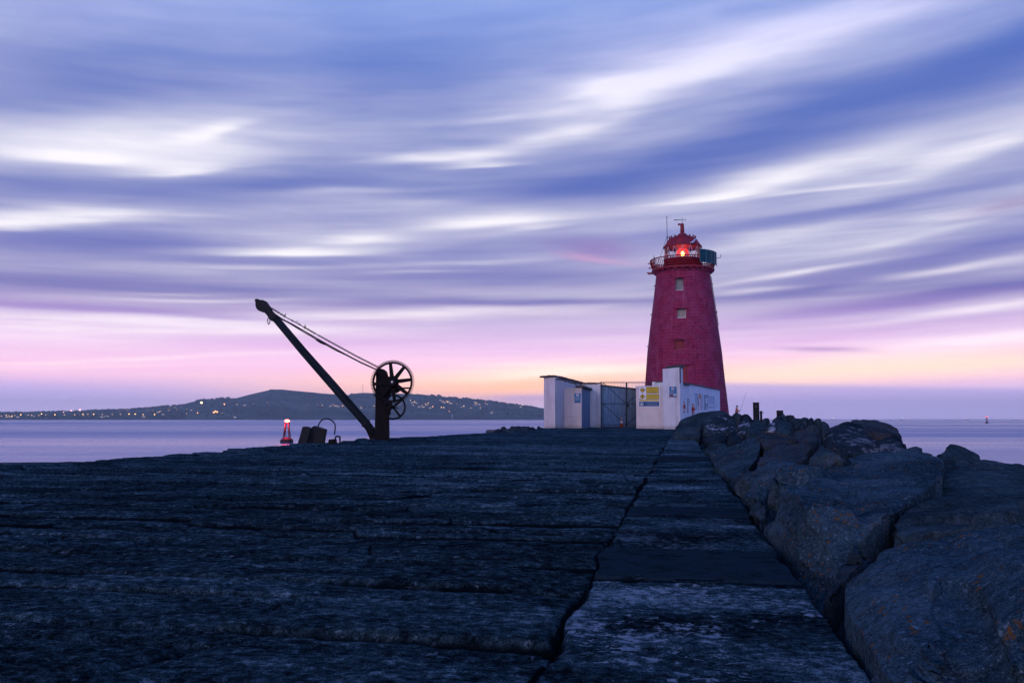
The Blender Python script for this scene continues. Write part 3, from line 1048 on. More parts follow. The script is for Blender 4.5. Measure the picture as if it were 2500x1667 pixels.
boulder("dark pyramid-shaped boulder with a sharp sunlit-looking pale edge in front of the big black one", TEAL, [
    [(828, 237, 10.6), (842, 240, 10.6), (962, 352, 9.8), (900, 330, 9.7), (715, 374, 9.6), (762, 328, 10.2), (860, 380, 9.2), (1000, 370, 10.2)],
], .035, .018, 157, zb=-.7, grow=1.05, smooth=2, crack=.2)
boulder("low blue-grey boulder tucked behind the long granite boulder", GRAN, [
    [(935, 330, 10.4), (1000, 305, 10.8), (1180, 288, 11.2), (1240, 300, 10.8), (1100, 345, 9.6), (960, 360, 9.6)],
], .06, .03, 159, zb=-.7)
boulder("grey block with a split line, behind the pyramid-shaped boulder", BROWN, [
    [(648, 202, 15.5), (700, 177, 16.0), (722, 178, 16.0), (806, 200, 15.6), (800, 262, 14.2), (760, 280, 13.6), (655, 232, 14.4)],
], .06, .02, 161, zb=-.5, smooth=2)
boulder("rust-brown humped boulder behind the large grooved one", BROWN, [
    [(446, 208, 14.6), (490, 190, 15.2), (540, 184, 15.6), (630, 207, 15.2), (700, 240, 14.2), (660, 262, 13.4), (560, 280, 12.8), (470, 240, 13.4)],
], .06, .04, 163, zb=-.5)
boulder("large rounded grooved boulder at the pier edge with a pale worn crest", GRAN, [
    [(200, 352, 14.2), (240, 300, 14.8), (300, 256, 14.8), (390, 220, 14.6), (455, 214, 14.4), (500, 250, 13.6), (480, 330, 12.6), (440, 395, 12.2), (345, 470, 11.6), (280, 430, 12.2), (225, 400, 13.2)],
], .05, .05, 167, zb=-.5)
boulder("rust-patched long boulder between the grooved one and the pyramid", BROWN, [
    [(436, 392, 11.2), (470, 302, 12.4), (560, 268, 12.8), (700, 250, 12.8), (775, 268, 12.4), (745, 335, 11.0), (640, 380, 10.4), (500, 400, 10.6)],
], .05, .045, 171, zb=-.6)
boulder("dark pointed boulder leaning at the pier edge in front of the rust-patched one", GRAN, [
    [(348, 440, 9.8), (430, 402, 10.4), (560, 332, 10.9), (640, 368, 10.2), (690, 388, 9.6), (480, 452, 8.7), (425, 555, 8.9), (385, 570, 8.9), (352, 500, 9.5)],
], .04, .03, 173, zb=-.6, smooth=3)
boulder("small half-buried boulder at the pier edge before the long granite boulder", TEAL, [
    [(408, 600, 7.6), (440, 545, 8.0), (470, 515, 8.0), (530, 600, 7.2), (530, 680, 6.6), (490, 712, 6.6), (432, 700, 6.85)],
], .035, .025, 177, zb=-.6)
boulder("dark wedge filling the gap between the two nearest boulders", DARKR, [
    [(1000, 740, 4.7), (1120, 800, 4.35), (1000, 900, 4.25), (860, 1010, 4.1), (780, 1030, 4.15)],
], .04, .02, 178, zb=-1.0)
boulder("small grey boulder low at the pier edge beside the large grooved one", GRAN, [
    [(214, 345, 16.6), (250, 300, 17.6), (290, 292, 17.6), (290, 390, 14.8), (260, 395, 14.9), (225, 372, 15.9)],
], .05, .025, 179, zb=-.5)
boulder("flat teal-grey boulder on the pier edge below the pale crusted one", TEAL, [
    [(176, 296, 21.5), (215, 278, 22.6), (262, 266, 23.2), (305, 264, 22.6), (292, 300, 19.8), (212, 330, 19.2), (182, 315, 20.2)],
], .06, .02, 181, zb=-.4)
# heap at the far end of the strip, by the white wall
boulder("dark boulder at the left foot of the far heap, beside the white pillar", TEAL, [
    [(3, 238, 34.5), (20, 175, 35.5), (55, 125, 36.5), (110, 105, 37), (170, 130, 36), (165, 225, 34.6), (150, 250, 33.9), (20, 252, 33.8)],
], .09, .06, 191, zb=-.3)
boulder("dark green-grey boulder topping the far heap under the white wall", TEAL, [
    [(60, 130, 39), (140, 98, 40), (205, 84, 40.5), (285, 92, 40), (335, 110, 39), (360, 150, 37.5), (200, 190, 37)],
], .1, .06, 193, zb=-.3)
boulder("pale crusted boulder in the front of the far heap with a black undercut", DARKP, [
    [(160, 225, 34.2), (185, 165, 35), (225, 122, 35.6), (262, 108, 36), (310, 132, 35.4), (352, 170, 34.6), (345, 205, 33.8), (240, 222, 33.4), (172, 238, 33.6)],
], .08, .05, 195, zb=.12, grow=1.0)
boulder("black undercut slab below the pale crusted boulder", DARKR, [
    [(168, 240, 33.6), (300, 206, 33.4), (310, 240, 31.8), (285, 272, 30.8), (180, 272, 31)],
], .1, .03, 196, zb=-.4)
boulder("pink-white crusted boulder right of the pale crusted one", DARKP, [
    [(340, 200, 34), (365, 148, 35), (400, 130, 35.4), (440, 145, 34.6), (475, 200, 33), (440, 215, 32), (360, 215, 32.6)],
], .08, .04, 197, zb=-.3)
boulder("small dark wedge-shaped boulder under the pink-white one", DARKR, [
    [(298, 262, 30.5), (312, 205, 32.5), (345, 200, 32.5), (395, 250, 29), (330, 275, 28.8)],
], .08, .03, 199, zb=-.4)
boulder("teal boulder between the pink-white one and the tall pipe", TEAL, [
    [(395, 205, 31), (430, 145, 34), (490, 150, 33), (545, 185, 30.5), (500, 220, 28), (420, 240, 27)],
], .1, .05, 201, zb=-.4)
boulder("small bright quartz-faced boulder below the short pipe", DARKP, [
    [(490, 190, 27.5), (520, 162, 28.5), (555, 148, 29), (575, 172, 28), (560, 190, 27)],
], .07, .02, 203, zb=-.3)
boulder("dark rounded boulder with a pale brown cap, right of the tall pipe", TEAL, [
    [(540, 168, 29), (560, 140, 30.5), (595, 128, 31), (635, 150, 30), (662, 192, 28), (640, 215, 26.5), (555, 205, 26.5)],
], .08, .04, 205, zb=-.3)
far = [(365, 120, 110, 42), (405, 108, 122, 41), (505, 130, 150, 40), (450, 138, 150, 42), (600, 104, 140, 46), (640, 106, 142, 47), (575, 118, 150, 45), (680, 124, 160, 40), (720, 128, 165, 38),
       (755, 126, 170, 37), (790, 134, 180, 34), (825, 150, 190, 31), (700, 150, 185, 30), (760, 165, 200, 26), (640, 140, 178, 33), (330, 118, 130, 44)]
names = ["small dark boulder on the ridge right of the white wall", "round dark boulder on the ridge left of the tall pipe", "dark boulder at the right foot of the tall pipe",
         "dark boulder at the left foot of the tall pipe", "dark boulder under the far stub post", "square-topped dark boulder right of the far stub post", "dark boulder left below the far stub post",
         "first of the row of boulders stepping down right of the far stub post", "second of the row of boulders stepping down right of the far stub post",
         "third of the row of boulders stepping down right of the far stub post", "fourth of the row of boulders stepping down right of the far stub post",
         "last dark boulder of the row beside the biggest black boulder", "dark boulder below the row stepping down, behind the grey split block",
         "dark boulder in the hollow left of the biggest black boulder", "dark boulder between the brown-capped boulder and the row",
         "dark boulder at the base of the lighthouse, right of the white wall"]
rr = random.Random(5)
for (cx, ty, by, D), nm in zip(far, names):
    w = 34 + rr.random() * 14
    pts = []
    for k in range(9):
        a = 2 * math.pi * k / 9
        lv = rr.choice([0, .5, 1])
        pts.append((cx + math.cos(a) * w * (1 - .45 * lv) * rr.uniform(.8, 1.1), by + (ty - by) * lv * rr.uniform(.92, 1.0), D + math.sin(a) * 1.2))
    pts.append((cx + rr.uniform(-8, 8), ty, D))
    boulder(nm, rr.choice([TEAL, DARKR, TEAL]), [pts], .12, .05, 300 + int(cx), zb=-.5)

# boulders that carry on down the seaward slope, between and below the big ones
slope = []
for k in range(46):
    y = rr.uniform(2.2, 60)
    e = .95 + .19 * y
    x = e + rr.uniform(1.4, 6.5) + (0 if y > 9 else 1.5)
    drop = (x - e) * .42
    r_ = rr.uniform(.7, 1.25)
    slope.append((x, y, -.55 - drop, r_))
for k in range(26):
    y = 5 + k * 2.6
    slope.append((.95 + .19 * y + rr.uniform(.3, .9), y, rr.uniform(-1.0, -.75), rr.uniform(.6, .9)))
for k, (x, y, z, r_) in enumerate(slope):
    pts = []
    for i in range(14):
        v_ = Vector((rr.gauss(0, 1), rr.gauss(0, 1), rr.gauss(0, .75))).normalized()
        pts.append(Vector((x, y, z)) + Vector((v_.x * r_ * rr.uniform(.8, 1.2), v_.y * r_ * rr.uniform(.8, 1.2), v_.z * r_ * .8)))
    o = carve("boulder", [pts], rr.choice([TEAL, DARKR, GRAN]), .1, .05, 500 + k, 3, .4)
    tag(o, "dark half-hidden boulder low in the gaps of the seaward slope", "boulder", "filler boulders low in the rock armour")
# packed rubble core under the armour
cm = MB()
cs = []
for y in (1.0, 10, 25, 45, 75, 115):
    e = .62 + .19 * y
    cs.append([(e, y, -1.0), (e + 1.5, y, -1.0), (e + 4.5, y, -2.2), (e + 9, y, -5), (e, y, -5)])
vs = [p for row in cs for p in row]
fs = [(i * 5 + k, i * 5 + (k + 1) % 5, (i + 1) * 5 + (k + 1) % 5, (i + 1) * 5 + k) for i in range(5) for k in range(5)]
cm.add(vs, fs)
core = cm.build("rubble_bank", plain("packed rubble", (.012, .015, .018), 1.0, bump=.8, bscale=5))
tag(core, kind='structure')

# small pile on the left, against the end of the white wall
def z8(x, y, D):
    return at(1180 + x / 4.704, 1010 + y / 4.704, D)


for (lab, m_, pts, sd) in [
    ("dark rounded boulder at the left end of the small pile by the white wall", DARKR, [(95, 232, 48.5), (115, 190, 49.5), (150, 155, 50), (190, 150, 50), (215, 180, 49.5), (200, 222, 48)], 401),
    ("pale speckled upright boulder in the small pile by the white wall", DARKP, [(178, 215, 49.2), (205, 145, 50), (238, 123, 50.2), (268, 150, 50), (272, 190, 49.4), (235, 215, 48.8)], 403),
    ("long flat-topped brown slab in the small pile by the white wall", BROWN, [(320, 160, 57), (330, 128, 57.5), (430, 126, 57.5), (520, 135, 57.5), (530, 165, 56), (330, 190, 55)], 405),
    ("low grey slab at the front of the small pile by the white wall", TEAL, [(265, 190, 54), (290, 160, 54.5), (400, 165, 55), (500, 175, 55), (480, 195, 53), (280, 208, 51)], 407),
    ("dark boulder near the right end of the small pile by the white wall", DARKR, [(520, 150, 60), (550, 128, 61), (590, 135, 61), (620, 160, 60), (600, 185, 58.5), (530, 188, 58)], 409),
    ("smallest dark boulder touching the end of the white wall", DARKR, [(612, 158, 64), (640, 140, 65), (680, 142, 65), (700, 165, 64), (690, 178, 63), (620, 178, 62.5)], 411)]:
    o = carve("boulder", [[z8(*q_) for q_ in pts] + base_of([z8(*q_) for q_ in pts], -.25, 1.0)], m_, .09, .04, sd, 3, .4)
    tag(o, lab, "boulder", "small boulder pile left of the white wall")
tw = MB().tube([z8(92, 226, 47.5), z8(70, 212, 47.5), z8(48, 202, 47.5)], .018, 6).build("bent_rod", DARKR)
tag(tw, "thin bent rod sticking out left of the small boulder pile", "rod")


# ------------------------------------------------------------------ placing helpers for built things
WM = {}


def thing(name, loc, label, cat, group=None, rz=0.0):
    e = empty(name, loc, rz)
    WM[e.name] = (Matrix.Translation(Vector(loc)) @ Matrix.Rotation(rz, 4, 'Z')).inverted()
    return tag(e, label, cat, group)


def part(mb, name, m_, parent, bevel=0.0, fix=True):
    """geometry given in world coordinates"""
    o = mb.build(name, m_, parent, bevel, fix)
    if parent.name in WM:
        o.matrix_parent_inverse = WM[parent.name]
    return o


def copy_tree(o, parent=None):
    c = o.copy()
    COL.objects.link(c)
    if parent is not None:
        c.parent = parent
        c.matrix_parent_inverse = o.matrix_parent_inverse.copy()
    for ch in o.children:
        copy_tree(ch, c)
    return c


def Pp(px, D):
    v_ = at(px, HZ, D)
    return Vector((v_.x, D, 0))


def zz(py, D):
    return at(1250, py, D).z


def hit(px, py, a, b_, off=0.0):
    """where a sight line meets the upright plane through ground points a and b"""
    d = ray(px, py)
    t = Vector((b_.x - a.x, b_.y - a.y, 0)).normalized()
    n = Vector((t.y, -t.x, 0))
    if n.y > 0:
        n = -n
    k = (Vector((a.x, a.y, 0)).dot(n) + off) / (d.dot(n))
    return Vector((0, 0, EYE)) + d * k, n


def plate(mb, px0, py0, px1, py1, a, b_, out, th):
    """thin upright plate on the face a-b; its front stands `out` proud"""
    c = [hit(px0, py1, a, b_)[0], hit(px1, py1, a, b_)[0], hit(px1, py0, a, b_)[0], hit(px0, py0, a, b_)[0]]
    return polyplate(mb, c, hit(px0, py0, a, b_)[1], out, th)


def polyplate(mb, c, n, out, th):
    k = len(c)
    vs = [p + n * (out - th) for p in c] + [p + n * out for p in c]
    fs = [tuple(reversed(range(k))), tuple(range(k, 2 * k))] + [(i, (i + 1) % k, (i + 1) % k + k, i + k) for i in range(k)]
    return mb.add(vs, fs)


def solid(mb, plan, z0, z1_):
    """plan polygon raised from z0 to per-corner tops"""
    k = len(plan)
    zt = z1_ if isinstance(z1_, (list, tuple)) else [z1_] * k
    zb = z0 if isinstance(z0, (list, tuple)) else [z0] * k
    vs = [(p[0], p[1], zb[i]) for i, p in enumerate(plan)] + [(p[0], p[1], zt[i]) for i, p in enumerate(plan)]
    fs = [tuple(reversed(range(k))), tuple(range(k, 2 * k))] + [(i, (i + 1) % k, (i + 1) % k + k, i + k) for i in range(k)]
    return mb.add(vs, fs)


def beam(mb, a, b_, w, h_=None, up=(0, 1, 0)):
    """square bar from a to b"""
    a, b_ = Vector(a), Vector(b_)
    t = (b_ - a).normalized()
    e1 = t.cross(Vector(up))
    if e1.length < 1e-4:
        e1 = t.cross(Vector((1, 0, 0)))
    e1.normalize()
    e2 = e1.cross(t).normalized()
    h_ = h_ or w
    vs = []
    for p in (a, b_):
        for (i, j) in ((-1, -1), (1, -1), (1, 1), (-1, 1)):
            vs.append(p + e1 * (i * w / 2) + e2 * (j * h_ / 2))
    return mb.add(vs, [(3, 2, 1, 0), (4, 5, 6, 7), (0, 1, 5, 4), (1, 2, 6, 5), (2, 3, 7, 6), (3, 0, 4, 7)])


# ------------------------------------------------------------------ materials of built things
def render_mat(name, base, dirt, warm=0.0):
    def fn(g_, bs, nt):
        co = geopos(nt)
        x, y, z = g_.sep(co)
        n_ = g_.noise(co, 1.3, 5.0, .65)
        col = g_.mix(g_.step(n_, .40, .72), (*base, 1), tuple(v * .86 for v in base) + (1,))
        drip = g_.noise(g_.mapping(co, scale=(2.2, 2.2, .16)), 1.0, 4.0, .65)
        col = g_.mix(g_.m('MULTIPLY', g_.step(drip, .50, .72), .55), col, (*dirt, 1))
        chips = g_.noise(co, 5.0, 5.0, .7)
        lowz = g_.step(z, 1.9, .2)
        ch = g_.m('MULTIPLY', g_.step(chips, .67, .70), g_.step(z, 2.4, 1.4))
        col = g_.mix(g_.m('MULTIPLY', ch, .85), col, (.08, .08, .085, 1))
        foot = g_.m('MULTIPLY', g_.step(g_.m('MULTIPLY_ADD', chips, .5, z), .62, .35), .6)
        col = g_.mix(foot, col, (*dirt, 1))
        g_.put(bs.inputs['Base Color'], col)
        bs.inputs['Roughness'].default_value = .85
        bs.inputs['Specular IOR Level'].default_value = .2
        g_.put(bs.inputs['Normal'], g_.bump(g_.noise(co, 14.0, 4.0, .65), .35, .02))
    return mat(name, fn)


WHITE = render_mat("limewashed render", (.74, .70, .72), (.40, .32, .29))
DULLW = render_mat("dull limewash", (.58, .51, .54), (.34, .27, .25))
CREAM = render_mat("cream limewash", (.66, .57, .55), (.38, .29, .25))
PALEB = render_mat("cool limewash", (.66, .68, .76), (.34, .36, .40))
COPE = plain("weathered coping", (.055, .055, .058), .9, bump=.6, bscale=14)
COPER = plain("rust stained coping", (.075, .048, .036), .9, bump=.6, bscale=14, c2=(.03, .028, .03))
IRON = plain("wrought iron", (.012, .013, .017), .7, var=.5, scale=9, bump=.5, bscale=40, spec=.25)
IRONR = plain("rusty cast iron", (.012, .007, .007), .8, scale=5, bump=.7, bscale=30, c2=(.006, .006, .008), spec=.1)
GATEM = plain("dark painted gate iron", (.018, .028, .042), .6, spec=.3)
SHEET = plain("weathered blue green sheet", (.30, .42, .47), .7, var=.2, scale=1.2, c2=(.22, .31, .38))
YEL = plain("yellow sign enamel", (.60, .42, .02), .5, var=.06)
BLU = plain("navy sign enamel", (.018, .07, .19), .5, var=.1)
CYA = plain("blue sign enamel", (.02, .17, .36), .5, var=.1)
WHT = plain("white sign enamel", (.74, .72, .74), .5, var=.06)
BLK = plain("black sign ink", (.015, .014, .012), .6)
GRY = plain("grey sign ink", (.34, .42, .52), .6)
REDP = plain("red paint", (.42, .03, .025), .5, scale=4)
ORG = plain("orange mural paint", (.62, .23, .13), .8)
TEALM = plain("teal mural paint", (.12, .20, .27), .8, scale=3)
BLUM = plain("blue mural paint", (.30, .38, .50), .8, scale=2.0, c2=(.46, .50, .60))

# ------------------------------------------------------------------ white wall left of the gate
H0 = zz(921, 73)
A_, B_ = Pp(1327.8, 73.2), Pp(1355.6, 72.7)
dv = Vector((.31, .951, 0))
BI, E_ = Pp(1357.4, 74.0), Pp(1422, 83.0)
t_ = thing("white_wall", (A_.x, A_.y, 0), "white rendered wall with a ragged dark coping, left of the iron gate, ending in a thick pier", "wall")
wb = MB()
solid(wb, [A_, B_, B_ + dv * 1.3, A_ + dv * 1.3], -.4, H0)
solid(wb, [A_ + dv * 1.3, B_ + dv * 1.3, E_ + Vector((0, .5, 0)), E_ + Vector((-1.0, .6, 0))], -.4, [H0 - .01, H0 - .01, zz(935.5, 83), zz(935.5, 83)])
part(wb, "masonry", DULLW, t_, .03)
G1, G2, G3 = Pp(1422, 82.95), Pp(1457.5, 82.5), Pp(1466, 82.3)
wb = MB()
solid(wb, [G1, G2, G2 + Vector((0, .5, 0)), G1 + Vector((0, .5, 0))], -.4, zz(936, 82.5))
part(wb, "return_wall", PALEB, t_, .02)
wb = MB()
g0 = G2 + Vector((0, -.12, 0))
solid(wb, [g0, G3 + Vector((0, -.12, 0)), G3 + Vector((0, .6, 0)), G2 + Vector((0, .6, 0))], -.4, zz(936.5, 82.5))
part(wb, "gate_pier", WHITE, t_, .02)


def coping(pts, w, th, m_, name, parent, seed, jag=.06, n=14):
    """ragged slab course along a wall head: pts = (x,y,z of the wall head)"""
    r_ = random.Random(seed)
    mb = MB()
    vs = []
    P_ = [Vector(p) for p in pts]
    Ls = [(P_[i + 1] - P_[i]).length for i in range(len(P_) - 1)]
    tot = sum(Ls)
    for i in range(n + 1):
        d = tot * i / n
        k = 0
        while k < len(Ls) - 1 and d > Ls[k]:
            d -= Ls[k]
            k += 1
        p = P_[k].lerp(P_[k + 1], min(1, d / Ls[k]))
        t = (P_[k + 1] - P_[k]).normalized()
        nn = Vector((t.y, -t.x, 0)).normalized()
        top = th * r_.uniform(.75, 1.25)
        o_ = w / 2 + r_.uniform(-jag, jag)
        lo = r_.uniform(-jag * .8, 0.0)
        vs += [p + nn * o_ + Vector((0, 0, lo)), p + nn * o_ + Vector((0, 0, top * .7)), p + Vector((0, 0, top)), p - nn * w / 2 + Vector((0, 0, top * .8)), p - nn * w / 2 + Vector((0, 0, .003))]
    fs = [(i * 5 + k, i * 5 + (k + 1) % 5, (i + 1) * 5 + (k + 1) % 5, (i + 1) * 5 + k) for i in range(n) for k in range(5)]
    fs += [(4, 3, 2, 1, 0), tuple(n * 5 + k for k in range(5))]
    mb.add(vs, fs)
    return part(mb, name, m_, parent)


mA, mB = (A_ + Vector((-.1, .45, 0))), (B_ + Vector((.06, .45, 0)))
coping([(mA.x, mA.y, H0), (mB.x, mB.y, H0 + .04)], 1.15, .17, COPER, "coping", t_, 3, .05, 7)
wa, we = B_ + dv * 1.3 + Vector((-.33, 0, 0)), E_ + Vector((-.33, .5, 0))
coping([(wa.x, wa.y, H0 - .01), (we.x, we.y, zz(935.5, 83))], .85, .20, COPER, "coping", t_, 4, .09, 22)
coping([(G1.x - .1, G1.y + .25, zz(936, 82.5)), (G3.x + .08, G3.y + .25, zz(936.5, 82.5))], .75, .13, COPER, "coping", t_, 5, .02, 8)
# bare strip where the render has fallen under the coping
fl = MB()
r5 = random.Random(8)
top_, bot_ = [], []
for i in range(15):
    px = 1358.5 + 50 * i / 14
    ty = 922.5 + 13.5 * i / 14
    top_.append(hit(px, ty + .5, B_ + dv * 1.3, E_ + Vector((0, .5, 0)))[0])
    bot_.append(hit(px, ty + 3.0 + r5.uniform(-1.6, 1.8), B_ + dv * 1.3, E_ + Vector((0, .5, 0)))[0])
nn_ = hit(1380, 930, B_ + dv * 1.3, E_ + Vector((0, .5, 0)))[1]
for i in range(14):
    polyplate(fl, [bot_[i], bot_[i + 1], top_[i + 1], top_[i]], nn_, .012, .03)
part(fl, "bare_masonry", COPE, t_)

# ------------------------------------------------------------------ low shed against the wall
S1, S2, S3 = Pp(1357.6, 76.2), Pp(1420.0, 75.4), Pp(1440.3, 82.3)
S4 = Pp(1395, 82.8)
HS = zz(946.6, 75.4)
sh = thing("shed", (S1.x, S1.y, 0), "flat-roofed cream shed built against the white wall, blue notice on its front", "shed")
mb = MB()
solid(mb, [S1, S2, S3, S4], -.4, HS)
part(mb, "wall", CREAM, sh, .02)
mb = MB()
f_ = (S2 - S1).normalized()
plate(mb, 1357.8, 946.9, 1420.2, 952.6, S1, S2, .035, .06)
part(mb, "front_beam", CREAM, sh)
mb = MB()
sd = (S3 - S2).normalized()
sn = Vector((sd.y, -sd.x, 0))
q1, q2 = S2 - sd * .15, S3 + sd * .2
solid(mb, [q1 - sn * .5, q1 + sn * .22, q2 + sn * .22, q2 - sn * .5], HS + .003, HS + .20)
part(mb, "roof_slab", COPE, sh, .01)
for (xa, ya, xb) in [(1361, 1016, 1419), (1408, 1021.8, 1419)]:
    mb = MB()
    plate(mb, xa, ya, xb, ya + .35, S1, S2, .006, .02)
    part(mb, "crack_line", COPE, sh)
mb = MB()
plate(mb, 1420.6, 948, 1439.9, 1043.6, S2, S3, .02, .05)
part(mb, "dark_side_panel", plain("dark blue shed side", (.13, .20, .31), .8, var=.1), sh)  # shed side coloured a darker blue than the cream front

# ------------------------------------------------------------------ gate and what stands behind it
GA, GB = Pp(1469, 82.6), Pp(1594, 81.0)
gt = thing("iron_gate", (GA.x, GA.y, 0), "tall double iron gate of thin spiked bars with diagonal braces, between the two white walls", "gate")


def gp(px, py, off=0.0):
    return hit(px, py, GA, GB)[0] + Vector((0, -off, 0))


def leaf(xa, xb, braces, name):
    fr = MB()
    for x_ in (xa, xb):
        beam(fr, gp(x_, 932.2), gp(x_, 1040.5), .075)
    for y_ in (933.6, 985.2, 1037.2):
        beam(fr, gp(xa, y_), gp(xb, y_), .065, up=(0, 0, 1))
    o = part(fr, name, GATEM, gt)
    br = MB()
    n_ = int((xb - xa) / 3.45)
    for i in range(1, n_):
        x_ = xa + (xb - xa) * i / n_
        br.tube([gp(x_, 1037), gp(x_, 932.2)], .011, 5)
        br.tube([gp(x_, 932.2), gp(x_, 929.8)], [.020, .003], 5)
    part(br, "bars", GATEM, o)
    bc = MB()
    for (x0, y0, x1, y1) in braces:
        beam(bc, gp(x0, y0, .05), gp(x1, y1, .05), .055)
    part(bc, "brace", GATEM, o)
    return o


L_ = leaf(1472, 1528.6, [(1472.5, 934, 1528, 984.5), (1472.5, 986, 1528, 1036.5)], "gate_leaf")
leaf(1530.6, 1590.0, [(1531, 984.5, 1588, 934), (1531, 1036.5, 1588, 986)], "gate_leaf")
mb = MB()
for x_ in (1468.0, 1592.5):
    mb = MB()
    beam(mb, gp(x_, 931), gp(x_, 1042), .10)
    part(mb, "gate_post", GATEM, gt)
for y_ in (949, 985.3, 1020.5):
    mb = MB()
    beam(mb, gp(1467.5, y_ + 1, .07), gp(1472.3, y_ - 1, .07), .06)
    part(mb, "hinge", GATEM, gt)
mb = MB()
plate(mb, 1530.0, 986.6, 1535.4, 993.2, GA, GB, .12, .2)
part(mb, "lock_box", IRON, gt, .01)
mb = MB()
beam(mb, gp(1525.0, 1012, .08), gp(1528.5, 1011.4, .08), .05)
beam(mb, gp(1525.6, 1010.5, .08), gp(1525.6, 1014, .08), .05)
part(mb, "handle", IRON, gt)
mb = MB()
solid(mb, [GA + Vector((0, -.35, 0)), Pp(1560, 81), Pp(1560, 82.0), GA + Vector((0, .3, 0))], -.2, .10)
sl = mb.build("gate_threshold", COPE)
tag(sl, "low dark kerb stone under the iron gate", "kerb")

W1, W2 = Pp(1462, 87.6), Pp(1557, 99.4)
yw = thing("sheeted_wall", (W1.x, W1.y, 0), "blue-green corrugated sheet wall running back behind the iron gate", "wall")
mb = MB()
tW = (W2 - W1).normalized()
nW = Vector((tW.y, -tW.x, 0))
LW = (W2 - W1).length
HW = zz(941.2, 88)
vs, fs = [], []
NW = 200
for i in range(NW + 1):
    p = W1 + tW * (LW * i / NW) + nW * (.045 * math.sin(i * 2 * math.pi / 5.0))
    vs += [(p.x, p.y, -.06), (p.x, p.y, HW), (p.x - nW.x * .12, p.y - nW.y * .12, HW), (p.x - nW.x * .12, p.y - nW.y * .12, -.06)]
for i in range(NW):
    for k in range(4):
        fs.append((i * 4 + k, i * 4 + (k + 1) % 4, i * 4 + 4 + (k + 1) % 4, i * 4 + 4 + k))
mb.add(vs, fs)
part(mb, "sheeting", SHEET, yw)
mb = MB()
solid(mb, [W1 + nW * .12, W2 + nW * .12, W2 - nW * .2, W1 - nW * .2], HW + .003, HW + .10)
part(mb, "capping", COPER, yw)

FRAMEW = plain("white band", (.6, .58, .6), .5)
# traffic cone before the gate
cone = thing("traffic_cone", (hit(1513.0, 1037, GA, GB)[0].x, 80.6, 0), "orange and white traffic cone standing before the iron gate", "traffic cone")
cx, cy = cone.location.x, cone.location.y
mb = MB().lathe([(.20, .05), (.028, 1.02)], 20, (cx, cy, 0))
part(mb, "cone_body", plain("orange plastic", (.40, .06, .03), .5), cone)
for (za, zb_) in ((.38, .58), (.76, .88)):
    mb = MB().lathe([(.2 - .1773 * (za - .05) + .006, za), (.2 - .1773 * (zb_ - .05) + .006, zb_)], 20, (cx, cy, 0))
    part(mb, "reflective_band", FRAMEW, cone)
mb = MB()
mb.box((cx - .26, cy - .26, 0.0), (cx + .26, cy + .26, .05))
part(mb, "base", plain("dark rubber", (.05, .012, .012), .8), cone, .015)

# ------------------------------------------------------------------ white wall right of the gate
C1, C2 = Pp(1553.4, 71.6), Pp(1620.3, 69.9)
T1, T2 = Pp(1619.4, 69.2), Pp(1660.6, 67.0)
HB, HT = zz(941.3, 70.5), zz(898.4, 68)
rw = thing("sign_pier", (C1.x, C1.y, 0), "broad white gate pier with a yellow and blue warning board, right of the iron gate", "wall")
mb = MB()
solid(mb, [C1, C2, C2 + Vector((.4, 1.8, 0)), C1 + Vector((.4, 1.8, 0))], -.3, HB - .25)
part(mb, "masonry", CREAM, rw, .03)
mb = MB()
d_ = (C2 - C1).normalized()
solid(mb, [C1 - d_ * .05 + Vector((0, -.05, 0)), C2 + Vector((0, -.02, 0)), C2 + Vector((.4, 1.85, 0)), C1 - d_ * .05 + Vector((.4, 1.85, 0))], HB - .247, HB)
part(mb, "cap", CREAM, rw, .03)
tp = thing("tall_pier", (T1.x, T1.y, 0), "tallest white pier with dark coping and a blue notice, before the lighthouse", "wall")
mb = MB()
bk = Vector((.55, 1.5, 0))
solid(mb, [T1, T2, T2 + bk, T1 + bk], -.3, HT)
part(mb, "masonry", WHITE, tp, .03)
mb = MB()
tm = T1.lerp(T2, .20)
solid(mb, [tm + Vector((0, -.05, 0)), T2 + Vector((.10, -.05, 0)), T2 + bk + Vector((.10, 0, 0)), tm + bk], HT + .003, HT + .19)
part(mb, "coping", COPE, tp, .02)
mb = MB()
beam(mb, T2 + Vector((.05, .02, zz(935, 67))), T2 + Vector((.05, .02, HT)), .10)
part(mb, "edge_flashing", COPE, tp)
# low wall seen behind, joining gate and piers
lw = thing("link_wall", (Pp(1594, 79).x, 79, 0), "short white wall piece with dark coping seen over the warning board pier", "wall")
mb = MB()
a, b_ = Pp(1593.2, 78.6), Pp(1601, 78.4)
solid(mb, [a, b_, b_ + Vector((.1, .6, 0)), a + Vector((.1, .6, 0))], -.2, zz(931.8, 78.5))
part(mb, "post", WHITE, lw)
mb = MB()
a, b_ = Pp(1601, 78.6), Pp(1622, 78.0)
solid(mb, [a, b_, b_ + Vector((.1, .5, 0)), a + Vector((.1, .5, 0))], -.2, zz(932.4, 78.5))
part(mb, "masonry", PALEB, lw)
coping([(a.x, a.y + .25, zz(932.4, 78.5)), (b_.x, b_.y + .25, zz(932.4, 78.5))], .7, .10, COPE, "coping", lw, 12, .01, 5)

# side wall running back past the lighthouse, with faded lettering
M0, M1 = Pp(1661.0, 68.6), Pp(1680.6, 73.0)
M2, M3 = Pp(1681.0, 73.2), Pp(1758.7, 90.0)
mw = thing("mural_wall", (M2.x, M2.y, 0), "long white side wall with faded blue lettering and an orange arch, running back to the lighthouse", "wall")
HM = zz(942.0, 73.0)
HM2 = zz(937.0, 73.2)


def thick(a, b_, w):
    t = (b_ - a).normalized()
    n = Vector((-t.y, t.x, 0))
    if n.x > 0:
        n = -n
    return [a, b_, b_ + n * w, a + n * w]


